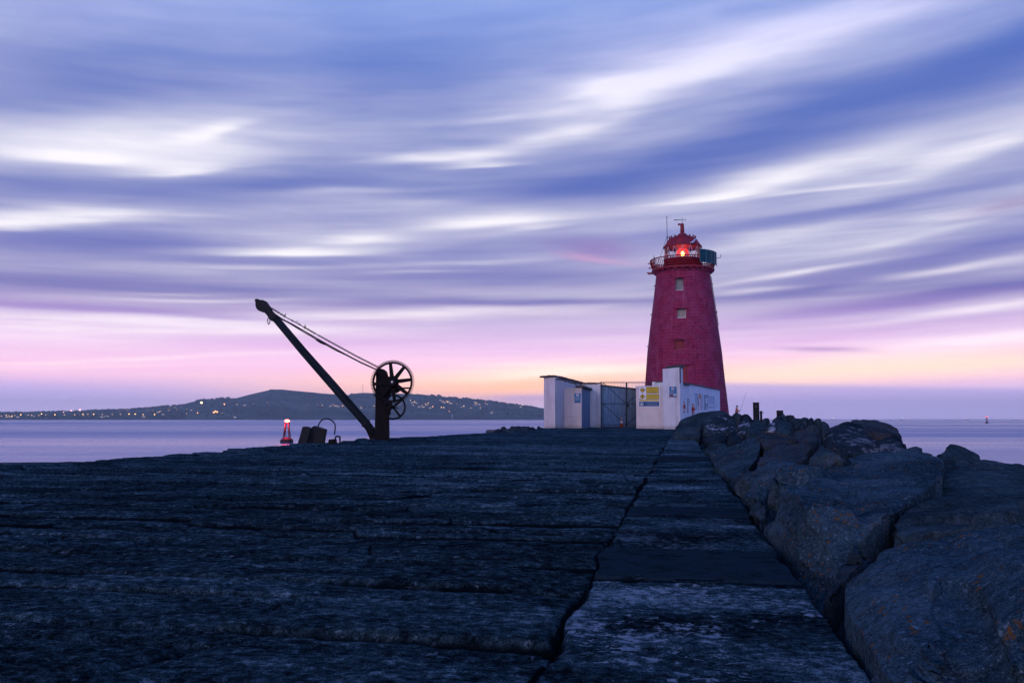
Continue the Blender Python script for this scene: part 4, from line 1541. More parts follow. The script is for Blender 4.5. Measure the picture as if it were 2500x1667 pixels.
def brick_white(g_, bs, nt):
    co = geopos(nt)
    a = M2
    t = (M3 - M2).normalized()
    u = g_.v('DOT_PRODUCT', co, (t.x, t.y, 0), out=1)
    n = nt.nodes.new("ShaderNodeTexBrick")
    g_.put(n.inputs['Vector'], g_.comb(u, g_.sep(co)[2]))
    n.inputs['Scale'].default_value = 1.0
    n.inputs['Brick Width'].default_value = .62
    n.inputs['Row Height'].default_value = .27
    n.inputs['Mortar Size'].default_value = .012
    n.inputs['Color1'].default_value = (.66, .68, .74, 1)
    n.inputs['Color2'].default_value = (.60, .62, .70, 1)
    n.inputs['Mortar'].default_value = (.44, .46, .54, 1)
    blot = g_.step(g_.noise(co, 1.7, 5, .7), .54, .66)
    g_.put(bs.inputs['Base Color'], g_.mix(g_.m('MULTIPLY', blot, .4), n.outputs[0], (.40, .42, .50, 1)))
    bs.inputs['Roughness'].default_value = .9
    h = g_.m('MULTIPLY_ADD', n.outputs[1], -1.0, g_.noise(co, 12, 4, .7))
    g_.put(bs.inputs['Normal'], g_.bump(h, .5, .03))


BRW = mat("white painted blockwork", brick_white)
mb = MB()
solid(mb, thick(M0, M1, .45), -.3, HM)
solid(mb, thick(M2, M3, .5), -.3, HM2)
part(mb, "masonry", BRW, mw)
m0 = M0 + Vector((-.15, 0, HM)); m1 = M1 + Vector((-.15, 0, HM))
coping([m0, m1], .62, .12, COPE, "coping", mw, 15, .01, 6)
m0 = M2 + Vector((-.2, 0, HM2)); m1 = M3 + Vector((-.2, .1, HM2))
coping([m0, m1], .60, .12, COPE, "coping", mw, 16, .01, 14)


def z4(x, y):
    return 1520 + x / 8.4, 880 + y / 8.4


def mplate(mb, pts, out=.012):
    c = [hit(*z4(*p), M2, M3)[0] for p in pts]
    n = hit(*z4(*pts[0]), M2, M3)[1]
    polyplate(mb, c, n, out, .011)


mb = MB()
for (x0, y0, x1, y1, w) in [(1494, 665, 1504, 1000, 12), (1515, 672, 1545, 905, 13), (1530, 680, 1545, 690, 14), (1528, 900, 1541, 920, 16),
                            (1672, 690, 1674, 1010, 9), (1690, 700, 1690, 1005, 8), (1703, 700, 1704, 760, 12), (1703, 870, 1704, 1005, 12), (1726, 702, 1726, 760, 9), (1726, 870, 1726, 950, 9), (1742, 704, 1743, 1005, 10)]:
    mplate(mb, [(x0, y0), (x0 + w, y0 + 2), (x1 + w, y1 + 2), (x1, y1)])
part(mb, "dark_lettering", TEALM, mw)
mb = MB()
for (x0, x1, y0, y1) in [(1618, 1632, 690, 1000), (1640, 1652, 690, 1000), (1766, 1812, 720, 890), (1816, 1840, 722, 895), (1844, 1890, 726, 905), (1768, 1822, 925, 980), (1836, 1890, 930, 980), (1910, 1922, 875, 945)]:
    mplate(mb, [(x0, y0), (x1, y0 + 4), (x1, y1), (x0, y1)])
part(mb, "pale_lettering", BLUM, mw)
mb = MB()
oa = [(1555, 1020), (1557, 760), (1572, 690), (1583, 660), (1600, 690), (1612, 765), (1612, 1020)]
ia = [(1564, 1020), (1565, 800), (1576, 770), (1584, 758), (1595, 775), (1602, 805), (1603, 1020)]
for i in range(6):
    mplate(mb, [oa[i], oa[i + 1], ia[i + 1], ia[i]])
part(mb, "orange_arch", ORG, mw)
mb = MB()
for (x, y) in [(1364, 770), (1364, 805), (1366, 830), (1370, 850), (1370, 885)]:
    mplate(mb, [(x - 5, y), (x + 5, y), (x + 5, y + 20), (x - 5, y + 20)])
part(mb, "small_lettering", TEALM, mw)
mb = MB()
mplate(mb, [(1398, 560), (1418, 645), (1398, 738), (1379, 645)], .02)
dm = part(mb, "diamond_mark", plain("pale pink diamond paint", (.80, .66, .66), .6, var=.05), mw)
mb = MB()
c0, c1 = hit(*z4(1329, 780), M0, M1)[0], hit(*z4(1329, 1075), M0, M1)[0]
mb.tube([c0 + Vector((.04, -.03, 0)), c1 + Vector((.04, -.03, 0))], .03, 6)
part(mb, "drain_pipe", plain("brown pipe", (.16, .10, .07), .7), mw)


def lifebuoy(px, py, D, r_, lab):
    c = at(px, py, D)
    e = thing("lifebuoy", tuple(c), lab, "lifebuoy", "red lifebuoys on the white side wall")
    t = (M3 - M2).normalized()
    n = Vector((t.y, -t.x, 0))
    mb = MB().torus(c + n * .12, r_, r_ * .30, t, Vector((0, 0, 1)), 28, 10)
    part(mb, "ring", REDP, e)
    for k in range(4):
        a0 = math.pi / 4 + k * math.pi / 2
        mb = MB()
        mb.torus(c + n * .12, r_, r_ * .33, t, Vector((0, 0, 1)), 4, 10, a0 - .16, a0 + .16)
        part(mb, "band", WHT, e)
    mb = MB()
    c2 = c + n * .05
    mb.box((-r_ * .8, -.03, -r_ * 1.5), (r_ * .8, .03, r_ * 1.55), Matrix.Translation(c2) @ Matrix.Rotation(math.atan2(t.y, t.x), 4, 'Z'))
    part(mb, "backboard", REDP, e, .01)
    return e


lifebuoy(1664.6, 993.5, 69.2, .36, "red lifebuoy on its board hung close beside the tallest white pier")
lifebuoy(1689.5, 999, 75.0, .30, "red lifebuoy farther along the white side wall, half hidden by the rocks")

# ------------------------------------------------------------------ signs
bd = thing("warning_board", tuple(hit(1587, 993, C1, C2)[0]), "large warning board with yellow diamonds, yellow panels and a blue strip", "sign")


def sp(mb, x0, y0, x1, y1, out, f=(C1, C2), th=.006):
    a0, b0 = z4(x0, y0)
    a1, b1 = z4(x1, y1)
    return plate(mb, a0, b0, a1, b1, f[0], f[1], out, th)


def spoly(mb, pts, out, f=(C1, C2), th=.006):
    c = [hit(*z4(*p), *f)[0] for p in pts]
    return polyplate(mb, c, hit(*z4(*pts[0]), *f)[1], out, th)


def disc(cx, cy, rx, ry, n=20):
    return [(cx + rx * math.cos(2 * math.pi * i / n), cy - ry * math.sin(2 * math.pi * i / n)) for i in range(n)][::-1]


part(sp(MB(), 340, 535, 768, 955, .05, th=.045), "backing_board", WHT, bd, .005)
for cy in (606, 738):
    mb = MB()
    spoly(mb, [(414, cy - 57), (357, cy), (414, cy + 57), (471, cy)], .057)
    o = part(mb, "diamond_border", BLK, bd)
    mb = MB()
    spoly(mb, [(414, cy - 48), (366, cy), (414, cy + 48), (462, cy)], .063)
    o2 = part(mb, "diamond_panel", YEL, bd)
    mb = MB()
    if cy == 606:
        spoly(mb, [(388, 596), (384, 604), (440, 622), (444, 612)], .069)
        spoly(mb, [(432, 600), (428, 622), (458, 618), (456, 602)], .070)
    else:
        spoly(mb, disc(416, 720, 8, 8), .069)
        spoly(mb, [(410, 728), (396, 760), (404, 764), (418, 745), (424, 764), (432, 762), (424, 728)], .0695)
    part(mb, "pictogram", BLK, bd)
for (x0, y0, x1, y1, rows) in [(489, 540, 748, 674, 7), (489, 690, 754, 792, 4)]:
    o = part(sp(MB(), x0, y0, x1, y1, .057), "panel_border", BLK, bd)
    o2 = part(sp(MB(), x0 + 5, y0 + 5, x1 - 5, y1 - 5, .063), "text_panel", YEL, bd)
    mb = MB()
    rq = random.Random(rows)
    for k in range(rows):
        yy = y0 + 14 + (y1 - y0 - 24) * k / max(1, rows - 1)
        if rows == 7 and k == 3:
            sp(mb, x0 + 8, yy, x1 - 8, yy + 3, .069)
            continue
        m_ = rq.uniform(10, 60)
        xx = x0 + 12 + m_
        while xx < x1 - 18 - m_:
            w = rq.uniform(8, 26)
            sp(mb, xx, yy - 3, min(xx + w, x1 - 12), yy + 2.5, .069)
            xx += w + 6
    part(mb, "text", plain("faded sign ink", (.16, .11, .02), .6), bd)
part(sp(MB(), 352, 800, 754, 828, .057), "yellow_strip", YEL, bd)
o = part(sp(MB(), 348, 838, 756, 938, .057), "blue_panel", BLU, bd)
mb = MB()
spoly(mb, disc(398, 887, 38, 38), .062)
part(mb, "roundel", WHT, bd)
mb = MB()
spoly(mb, disc(398, 887, 31, 31), .066)
part(mb, "roundel_inner", BLU, bd)
mb = MB()
spoly(mb, [(398, 862), (382, 900), (384, 908), (413, 908), (414, 900)], .070)
part(mb, "roundel_mark", WHT, bd)
mb = MB()
rq = random.Random(2)
for k in range(5):
    yy = 852 + 16 * k + (6 if k > 1 else 0)
    xx = 470 + rq.uniform(0, 50)
    while xx < 720:
        w = rq.uniform(8, 24)
        sp(mb, xx, yy, xx + w, yy + 5, .063)
        xx += w + 6
part(mb, "text", GRY, bd)
mb = MB()
sp(mb, 350, 784, 376, 800, .06)
part(mb, "clip", BLK, bd)


def notice(lab, f, conv, x0, y0, x1, y1, m_, foot):
    c = hit(*conv((x0 + x1) / 2, (y0 + y1) / 2), *f)[0]
    e = thing("notice_sign", tuple(c), lab, "sign", "blue lifebuoy notices on the white walls")

    def pl(mb, pts, out, th=.006):
        return polyplate(mb, [hit(*conv(*p), *f)[0] for p in pts], hit(*conv(*pts[0]), *f)[1], out, th)
    W_, H_ = x1 - x0, y1 - y0

    def q_(a, b_, c_, d):
        return [(x0 + a * W_, y0 + d * H_), (x0 + c_ * W_, y0 + d * H_), (x0 + c_ * W_, y0 + b_ * H_), (x0 + a * W_, y0 + b_ * H_)]
    part(pl(MB(), q_(0, 0, 1, 1), .03, .03), "sign_panel", m_, e)
    mb = MB()
    pl(mb, disc(x0 + .5 * W_, y0 + .19 * H_, .21 * W_, .13 * H_), .036)
    part(mb, "roundel", WHT, e)
    mb = MB()
    pl(mb, disc(x0 + .53 * W_, y0 + .19 * H_, .09 * W_, .075 * H_, 12), .042)
    part(mb, "roundel_mark", REDP, e)
    mb = MB()
    for k in range(5):
        yy = .40 + .075 * k
        pl(mb, q_(.08, yy, .92 - .12 * (k % 3), yy + .03), .036)
    part(mb, "text", GRY, e)
    mb = MB()
    pl(mb, q_(0.0, .90, 1, 1), .036)
    o = part(mb, "footer", BLU, e)
    if foot:
        mb = MB()
        pl(mb, q_(.15, .76, .5, .89), .036)
        part(mb, "red_picture", REDP, e)
        mb = MB()
        pl(mb, q_(.62, .72, .95, .89), .036)
        part(mb, "pale_picture", WHT, e)
    return e


notice("blue notice with small pictures at its foot, on the tallest white pier", (T1, T2), z4, 965, 534, 1107, 746, CYA, True)
notice("blue notice with a white roundel on the front of the cream shed", (S1, S2), lambda x, y: (1300 + x / 8.71, 880 + y / 8.71), 895, 697, 1028, 898, CYA, False)
# rust runs below the notice fixings stay on the pier
for x in (968, 1102):
    mb = MB()
    spoly(mb, [(x - 4, 746), (x + 4, 746), (x + 3, 800), (x - 2, 800)][::-1], .004, (T1, T2), .003)
    part(mb, "rust_run", plain("rust stain", (.46, .30, .20), .9), tp)


# ------------------------------------------------------------------ lighthouse
LD = 95.0
LX = at(1673.5, HZ, LD).x
LH = thing("lighthouse", (LX, LD, 0), "red stone lighthouse tower with a lit red lantern and railed gallery", "lighthouse")
RZ = -math.atan2(LX, LD)
LM = Matrix.Translation((LX, LD, 0)) @ Matrix.Rotation(RZ, 4, 'Z')
PXM = LD / F * .985


def lz(py):
    return at(1672, py, LD).z


def red_stone(g_, bs, nt):
    co = g_.mapping(geopos(nt), (-LX, -LD, 0))
    x, y, z = g_.sep(co)
    ang = g_.m('ARCTAN2', y, x)
    n = nt.nodes.new("ShaderNodeTexBrick")
    g_.put(n.inputs['Vector'], g_.comb(g_.m('MULTIPLY', ang, 3.4), g_.m('ADD', z, .4)))
    n.inputs['Scale'].default_value = 1.0
    n.inputs['Brick Width'].default_value = .72
    n.inputs['Row Height'].default_value = .33
    n.inputs['Mortar Size'].default_value = .011
    n.inputs['Bias'].default_value = .1
    n.inputs['Color1'].default_value = (.25, .010, .052, 1)
    n.inputs['Color2'].default_value = (.19, .010, .046, 1)
    n.inputs['Mortar'].default_value = (.34, .06, .12, 1)
    fade = g_.step(g_.noise(co, .8, 5, .65), .42, .66)
    col = g_.mix(g_.m('MULTIPLY', fade, .5), n.outputs[0], (.28, .05, .12, 1))
    pat = g_.step(g_.noise(co, 2.6, 4, .7), .54, .64)
    col = g_.mix(g_.m('MULTIPLY', pat, .55), col, (.08, .007, .027, 1))
    fr_ = g_.m('FRACT', g_.m('DIVIDE', g_.m('ADD', z, .6), .33))
    ln_ = g_.m('MULTIPLY', g_.step(g_.m('ABSOLUTE', g_.m('SUBTRACT', fr_, .5)), .40, .47), g_.step(g_.noise(co, 1.1, 4, .7), .38, .58))
    col = g_.mix(g_.m('MULTIPLY', ln_, .55), col, (.44, .11, .19, 1))
    run = g_.step(g_.noise(g_.mapping(co, scale=(2.6, 2.6, .12)), 1.0, 5, .7), .52, .70)
    col = g_.mix(g_.m('MULTIPLY', run, .40), col, (.34, .09, .16, 1))
    fl_ = g_.step(g_.noise(co, 14, 3, .7), .68, .74)
    col = g_.mix(g_.m('MULTIPLY', fl_, .5), col, (.34, .09, .11, 1))
    g_.put(bs.inputs['Base Color'], col)
    bs.inputs['Roughness'].default_value = .75
    bs.inputs['Specular IOR Level'].default_value = .15
    g_.put(bs.inputs['Normal'], g_.bump(g_.m('MULTIPLY_ADD', n.outputs[1], -.6, g_.noise(co, 10, 5, .7)), .6, .04))


REDS = mat("red painted granite", red_stone)
REDM = plain("red painted metal", (.30, .010, .022), .55, scale=1.8, c2=(.16, .012, .022), bump=.2, spec=.3)
REDD = plain("dark red ironwork", (.26, .008, .020), .7, scale=3, spec=.1)
rz_ = sorted([(lz(1022), 105), (lz(1000), 103.5), (lz(930), 96.5), (lz(860), 90.5), (lz(800), 83), (lz(720), 72), (lz(672), 66), (lz(640), 64), (-3, 118)])


def tr(z):
    return float(np.interp(z, [r_[0] for r_ in rz_], [r_[1] for r_ in rz_])) * PXM


ZT = lz(668)
CH = .33
NS = 96
levels = []
z = -.6
while z < ZT:
    levels.append(z)
    z += CH
NL = len(levels)


def seg_pt(k, r_, z_):
    a = -math.pi / 2 + 2 * math.pi * k / NS
    return LM @ Vector((r_ * math.cos(a), r_ * math.sin(a), z_))


OPEN = []
for (x0, x1, y0, y1, kind) in [(1654.2, 1675.4, 689.6, 718.0, 'g'), (1654.0, 1675.2, 759.8, 788.0, 'g'), (1651.4, 1673.2, 839.8, 862.8, 'b'), (1658.0, 1674.8, 897.5, 934, 'b')]:
    zc0, zc1 = lz(y1), lz(y0)
    rm_ = tr((zc0 + zc1) / 2) / PXM
    kc = round(math.asin(((x0 + x1) / 2 - 1672.3) / rm_) / (2 * math.pi / NS))
    hw = max(2, round((x1 - x0) / 2 / rm_ / (2 * math.pi / NS)))
    c0 = max(0, round((zc0 - levels[0]) / CH))
    c1 = round((zc1 - levels[0]) / CH)
    OPEN.append((kc - hw, kc + hw, c0, c1, kind))
tw_ = MB()
vs, fs = [], []
for i in range(NL):
    zb, ztp = levels[i], levels[i] + CH
    for k in range(NS):
        vs.append(seg_pt(k, tr(zb) + .012, zb))
    for k in range(NS):
        vs.append(seg_pt(k, tr(ztp) + .030, ztp))


def vid(i, top, k):
    return (2 * i + (1 if top else 0)) * NS + k % NS


for i in range(NL):
    for k in range(NS):
        if any(a <= ((k + NS // 2) % NS - NS // 2) < b_ and c0 <= i < c1 for (a, b_, c0, c1, _) in OPEN):
            continue
        fs.append((vid(i, 0, k), vid(i, 0, k + 1), vid(i, 1, k + 1), vid(i, 1, k)))
        if i < NL - 1:
            fs.append((vid(i, 1, k), vid(i, 1, k + 1), vid(i + 1, 0, k + 1), vid(i + 1, 0, k)))
tw_.add(vs, fs)
winparts = []
for (a, b_, c0, c1, kind) in OPEN:
    dep = .40 if kind == 'g' else .30
    zb, ztp = levels[c0], levels[c1 - 1] + CH
    yb = -(tr(ztp)) * math.cos(2 * math.pi * max(abs(a), abs(b_)) / NS) + dep
    def bp(k, z_, rr_):
        return LM @ Vector((rr_ * math.sin(2 * math.pi * k / NS), yb, z_))
    for kk, sgn in ((a, 1), (b_, -1)):
        for i in range(c0, c1):
            z0_, z1__ = levels[i], levels[i] + CH
            tw_.add([seg_pt(kk, tr(z0_) + .012, z0_), seg_pt(kk, tr(z1__) + .03, z1__), bp(kk, z1__, tr(z1__)), bp(kk, z0_, tr(z0_))], [(0, 1, 2, 3)])
    for kk in range(a, b_):
        tw_.add([seg_pt(kk, tr(zb) + .012, zb), seg_pt(kk + 1, tr(zb) + .012, zb), bp(kk + 1, zb, tr(zb)), bp(kk, zb, tr(zb))], [(0, 1, 2, 3)])
        tw_.add([seg_pt(kk, tr(ztp) + .03, ztp), seg_pt(kk + 1, tr(ztp) + .03, ztp), bp(kk + 1, ztp, tr(ztp)), bp(kk, ztp, tr(ztp))], [(0, 1, 2, 3)])
    xl, xr = tr(zb) * math.sin(2 * math.pi * a / NS) - .12, tr(zb) * math.sin(2 * math.pi * b_ / NS) + .12
    winparts.append((xl, xr, zb, ztp, yb, kind, tr((zb + ztp) / 2), a, b_))
part(tw_, "tower", REDS, LH)
PANE = plain("dull grey window blind", (.20, .22, .24), .5, var=.15)
PANE2 = plain("dull beige window blind", (.30, .27, .26), .5, var=.15)
FRAME = plain("white window frame", (.66, .64, .68), .5)
SHUT = plain("bright red shutter", (.24, .004, .034), .6, scale=2)
for i_, (xl, xr, zb, ztp, yb, kind, rm_, ka, kb) in enumerate(winparts):
    mb = MB()
    mb.box((xl, yb - .012, zb - .05), (xr, yb + .05, ztp + .05), LM)
    if kind == 'g':
        o = part(mb, "window", PANE if i_ == 0 else PANE2, LH)
        mb = MB()
        xl2, xr2 = rm_ * math.sin(2 * math.pi * ka / NS), rm_ * math.sin(2 * math.pi * kb / NS)
        mb.box((xl2 - .05, yb - .16, zb - .05), (xr2 + .05, yb - .015, zb + .13), LM)
        part(mb, "sill", FRAME, o)
        mb = MB()
        mb.box((xr2 - .07, yb - .09, zb + .133), (xr2 + .05, yb - .015, ztp if i_ == 1 else zb + .6), LM)
        part(mb, "frame", FRAME, o)
    else:
        o = part(mb, "shutter", SHUT, LH)
        mb = MB()
        for q_ in range(1, 4):
            zq = zb + (ztp - zb) * q_ / 4
            mb.box((xl, yb - .03, zq - .012), (xr, yb - .013, zq + .012), LM)
        part(mb, "ledge", REDD, o)
    # drip stone over the opening, following the wall
    mb = MB()
    vs, fs = [], []
    ks = [ka - 1.6 + (kb - ka + 3.2) * j / 8 for j in range(9)]
    for kq in ks:
        r0, r1 = tr(ztp) - .05, tr(ztp) + .17
        vs += [seg_pt(kq, r0, ztp + .02), seg_pt(kq, r1, ztp + .02), seg_pt(kq, r1 - .03, ztp + .12), seg_pt(kq, r0, ztp + .14)]
    for j in range(8):
        fs += [(j * 4 + e, j * 4 + (e + 1) % 4, j * 4 + 4 + (e + 1) % 4, j * 4 + 4 + e) for e in range(4)]
    fs += [(0, 1, 2, 3), (35, 34, 33, 32)]
    mb.add(vs, fs)
    part(mb, "drip_stone", REDS, LH)


def lathe_l(prof, n=64, smooth=True, cap=True):
    mb = MB()
    mb.lathe(prof, n, (0, 0, 0), smooth=smooth, cap=cap)
    mb.v = [tuple(LM @ Vector(p)) for p in mb.v]
    return mb


RG = 77.5 * PXM
zf = lz(660.5)
part(lathe_l([(tr(ZT) + .02, ZT - .25), (tr(ZT) + .10, ZT - .1), (RG - .42, zf - .34), (RG - .38, zf - .22)], cap=False), "cornice", REDS, LH)
for k in range(26):
    a = 2 * math.pi * (k + .5) / 26
    mb = MB()
    M_ = LM @ Matrix.Rotation(a, 4, 'Z')
    mb.prism([(RG - .62, zf - .40), (RG - .30, zf - .40), (RG - .06, zf - .20), (RG - .06, zf - .135), (RG - .62, zf - .135)], -.15, .15, M_)
    part(mb, "corbel", REDS, LH)
part(lathe_l([(1.9, zf - .132), (RG - .02, zf - .132), (RG, zf - .10), (RG, zf + .06), (RG - .05, zf + .08), (1.9, zf + .08)], cap=False), "gallery_floor", REDM, LH)
# railing with bellied bars
RT, zr0, zr1 = 80.5 * PXM, zf + .08, zf + 1.10
rl = MB()
for k in range(84):
    a = 2 * math.pi * k / 84
    ca, sa = math.cos(a), math.sin(a)
    pr = [(RG - .12, zr0), (RG - .05, zr0 + .28), (RT - .02, zr0 + .62), (RT, zr1)]
    rl.tube([LM @ Vector((r_ * ca, r_ * sa, z_)) for (r_, z_) in pr], .036, 4)
for (r_, z_, w) in [(RT, zr1, .05), (RG - .08, zr0 + .16, .035)]:
    rl.torus(LM @ Vector((0, 0, z_)), r_, w, (1, 0, 0), (0, 1, 0), 72, 6)
part(rl, "railing", REDD, LH)
# lantern base, glazing, dome
RMU, zs, ze = 47.0 * PXM, lz(634.5), lz(605)
part(lathe_l([(RMU, zf + .08), (RMU, zs - .08), (RMU + .05, zs - .06), (RMU + .05, zs), (RMU - .2, zs)]), "lantern_base", REDM, LH)
RGZ = 45.5 * PXM


def glassy(g_, bs, nt):
    nt.nodes.remove(bs)
    out = nt.nodes.get("Material Output")
    t = nt.nodes.new("ShaderNodeBsdfTransparent")
    t.inputs[0].default_value = (.93, .94, .96, 1)
    gl = nt.nodes.new("ShaderNodeBsdfGlossy")
    gl.inputs['Roughness'].default_value = .03
    m_ = nt.nodes.new("ShaderNodeMixShader")
    f_ = nt.nodes.new("ShaderNodeFresnel")
    f_.inputs[0].default_value = 1.25
    nt.links.new(f_.outputs[0], m_.inputs[0])
    nt.links.new(t.outputs[0], m_.inputs[1])
    nt.links.new(gl.outputs[0], m_.inputs[2])
    nt.links.new(m_.outputs[0], out.inputs[0])


GLASS = mat("lantern glass", glassy)
part(lathe_l([(RGZ, zs), (RGZ, ze)], 48, True, False), "glazing", GLASS, LH, fix=False)
ast = MB()
NA = 14
for k in range(NA):
    a0 = 2 * math.pi * k / NA
    for s_ in (-1, 1):
        a1 = a0 + s_ * math.pi / NA
        ast.tube([LM @ Vector((RGZ * math.sin(a0), -RGZ * math.cos(a0), ze)), LM @ Vector((RGZ * math.sin((a0 + a1) / 2) * .985, -RGZ * math.cos((a0 + a1) / 2) * .985, (zs + ze) / 2)),
                  LM @ Vector((RGZ * math.sin(a1), -RGZ * math.cos(a1), zs))], .030, 4)
ast.torus(LM @ Vector((0, 0, zs + .03)), RGZ, .035, (1, 0, 0), (0, 1, 0), 48, 5)
part(ast, "glazing_bars", plain("pale painted bars", (.52, .46, .50), .5), LH)
zd1, zd2, zd3 = lz(582), lz(575), lz(568.5)
part(lathe_l([(RMU + .03, ze - .05), (RMU + .06, ze + .02), (41.5 * PXM, lz(597)), (34 * PXM, lz(586.5)), (32 * PXM, lz(584)), (24 * PXM, lz(581)), (15 * PXM, lz(578.5)), (13 * PXM, lz(575)), (9.5 * PXM, lz(571.3)), (5 * PXM, lz(569)), (4.6 * PXM, lz(566))], 48), "dome", REDM, LH)
ribs = MB()
for k in range(16):
    a = 2 * math.pi * k / 16
    ribs.tube([LM @ Vector((r_ * PXM * math.cos(a), r_ * PXM * math.sin(a), lz(y_) + .02)) for (r_, y_) in [(47.6, 604), (41.7, 596.6), (34.2, 586), (24, 580.6), (15, 578)]], .04, 5)
part(ribs, "dome_ribs", REDM, LH)
for k in range(16):
    a = 2 * math.pi * (k + .5) / 16
    c = LM @ Vector((32.3 * PXM * math.cos(a), 32.3 * PXM * math.sin(a), lz(585)))
    mb = MB().lathe([(.075, 0), (.06, .12), (.06, .17), (.10, .20), (.10, .28), (.06, .31)], 10, tuple(c))
    part(mb, "vent_knob", REDM, LH)
cw = lathe_l([(5.2 * PXM, lz(567)), (5.4 * PXM, lz(565)), (4.8 * PXM, lz(560)), (4.8 * PXM, lz(549.5)), (4.2 * PXM, lz(546.5)), (2.5 * PXM, lz(545.8))], 20)
beam(cw, LM @ Vector((-3 * PXM, 0, lz(547.9))), LM @ Vector((-9.6 * PXM, 0, lz(547.6))), .16, .22)
beam(cw, LM @ Vector((-8.8 * PXM, 0, lz(545.6))), LM @ Vector((-8.8 * PXM, 0, lz(550.3))), .10, .22)
part(cw, "cowl", REDM, LH)
vn = MB()
vn.tube([LM @ Vector((0, 0, lz(546.5))), LM @ Vector((0, 0, lz(531.3)))], .024, 6)
vn.tube([LM @ Vector((-20 * PXM, 0, lz(536.8))), LM @ Vector((-3 * PXM, 0, lz(536.3)))], [.05, .028], 6)
vn.tube([LM @ Vector((-3 * PXM, 0, lz(536.3))), LM @ Vector((9.4 * PXM, 0, lz(537.4)))], .022, 6)
vn.tube([LM @ Vector((6.2 * PXM, 0, lz(537.9))), LM @ Vector((9.6 * PXM, 0, lz(536.2)))], .03, 5)
part(vn, "wind_vane", IRON, LH)
# lamp: red lens round a burning bulb
LENS = glow("red lens glow", (1.0, .03, .035), .85)
BULB = glow("burning lamp", (1.0, .40, .08), 9.0)
zl = lz(625)
o = part(lathe_l([(.42, zs + .05), (.62, zs + .30), (.72, zl + .2), (.62, zl + .62), (.40, zl + .82)], 32), "lens", LENS, LH)
mb = MB()
c = LM @ Vector((0, -.86, lz(623.5)))
mb.lathe([(.03, -.26), (.15, -.16), (.19, 0), (.13, .17), (.03, .30)], 16, tuple(c))
part(mb, "lamp", BULB, LH)
mb = MB()
mb.lathe([(.5, zf + .1), (.5, zs + .05)], 20, (0, 0, 0))
mb.v = [tuple(LM @ Vector(p)) for p in mb.v]
part(mb, "lens_pedestal", REDM, LH)
# dark screen panels outside the railing on the right, and a pale bracket on the dome
SCR = plain("dark blue green screen", (.006, .060, .085), .5, var=.25, scale=1.5, spec=.12)
EDGE = plain("teal panel edge", (.05, .14, .17), .6)
angs = [29.5, 42.3, 54.5, 66.7, 79, 92]
RS = 83.0 * PXM
for i in range(5):
    a0, a1 = R(angs[i]) + .004, R(angs[i + 1]) - .004
    z0_, z1__ = zf + .36, zf + 1.72
    pts = [(RS * math.sin(a0), -RS * math.cos(a0)), (RS * math.sin(a1), -RS * math.cos(a1)), ((RS - .05) * math.sin(a1), -(RS - .05) * math.cos(a1)), ((RS - .05) * math.sin(a0), -(RS - .05) * math.cos(a0))]
    mb = MB()
    pl_ = [LM @ Vector((p[0], p[1], 0)) for p in pts]
    solid(mb, pl_, z0_, z1__)
    o = part(mb, "screen_panel", SCR, LH)
    mb = MB()
    for (p, q_) in ((pl_[0], pl_[0]), ):
        beam(mb, p + Vector((0, 0, z0_ - .02)), p + Vector((0, 0, z1__ + .02)), .045)
    beam(mb, pl_[0] + Vector((0, 0, z1__ + .015)), pl_[1] + Vector((0, 0, z1__ + .015)), .03, up=(0, 0, 1))
    part(mb, "panel_edge", EDGE, o)
mb = MB()
e0 = LM @ Vector((RS * math.sin(R(88)), -.1, zf + 1.2))
mb.tube([e0, LM @ Vector((RS + .42, -.1, zf + 1.28)), LM @ Vector((RS + .44, -.1, zf + 1.62))], .03, 6)
part(mb, "hook_bracket", IRON, LH)
mb = MB()
mb.tube([LM @ Vector((18.5 * PXM, -1.9, lz(602))), LM @ Vector((24.5 * PXM, -2.0, lz(600.8))), LM @ Vector((27.5 * PXM, -1.75, lz(597))), LM @ Vector((31 * PXM, -1.45, lz(591)))], [.06, .10, .11, .08], 8)
part(mb, "pale_bracket", plain("pale bracket", (.55, .56, .70), .5), LH)
# aerial mast with stays on the far side of the gallery
mb = MB()
mx = -38.5 * PXM
def lv(px_off, y_, py):
    return LM @ Vector((px_off * PXM, y_, lz(py)))
mb.tube([lv(-38.5, 2.4, 655), lv(-38.5, 2.4, 563)], .045, 6)
mb.tube([lv(-38.5, 2.4, 563), lv(-38.7, 2.4, 518)], .030, 6)
mb.tube([lv(-38.7, 2.4, 518), lv(-38.7, 2.4, 516)], .065, 6)
mb.tube([lv(-38.5, 2.4, 563), lv(-61.5, 1.2, 634)], .018, 5)
mb.tube([lv(-38.5, 2.4, 563), lv(-28, .6, 586)], .018, 5)
part(mb, "aerial_mast", IRON, LH)
mb = MB()
mb.box((-72.5 * PXM, -.15, zr1 - .2), (-69 * PXM, .15, zr1 + .45), LM)
mb.tube([LM @ Vector((-71 * PXM, 0, zr1 + .45)), LM @ Vector((-71 * PXM, 0, zr1 + .75))], .03, 5)
part(mb, "instrument_box", plain("grey box", (.22, .22, .26), .6), LH)
for (y_, l_) in [(641.5, .28), (653, .22), (664.5, .40), (667.5, .30)]:
    mb = MB()
    beam(mb, lv(-75, -.2, y_), LM @ Vector((-80 * PXM - l_, -.2, lz(y_))), .10)
    part(mb, "side_bracket", REDD, LH)
for (yy, sg) in [(697, -1), (767, -1), (845, -1), (696, 1), (763, 1), (766, 1)]:
    r_ = tr(lz(yy))
    mb = MB()
    beam(mb, LM @ Vector((sg * (r_ - .05), 0, lz(yy))), LM @ Vector((sg * (r_ + .16), 0, lz(yy) + .05)), .09)
    part(mb, "wall_bracket", IRON, LH)
mb = MB()
mb.tube([LM @ Vector((tr(lz(y_)) + .07, -.05, lz(y_))) for y_ in range(676, 800, 12)], .035, 5)
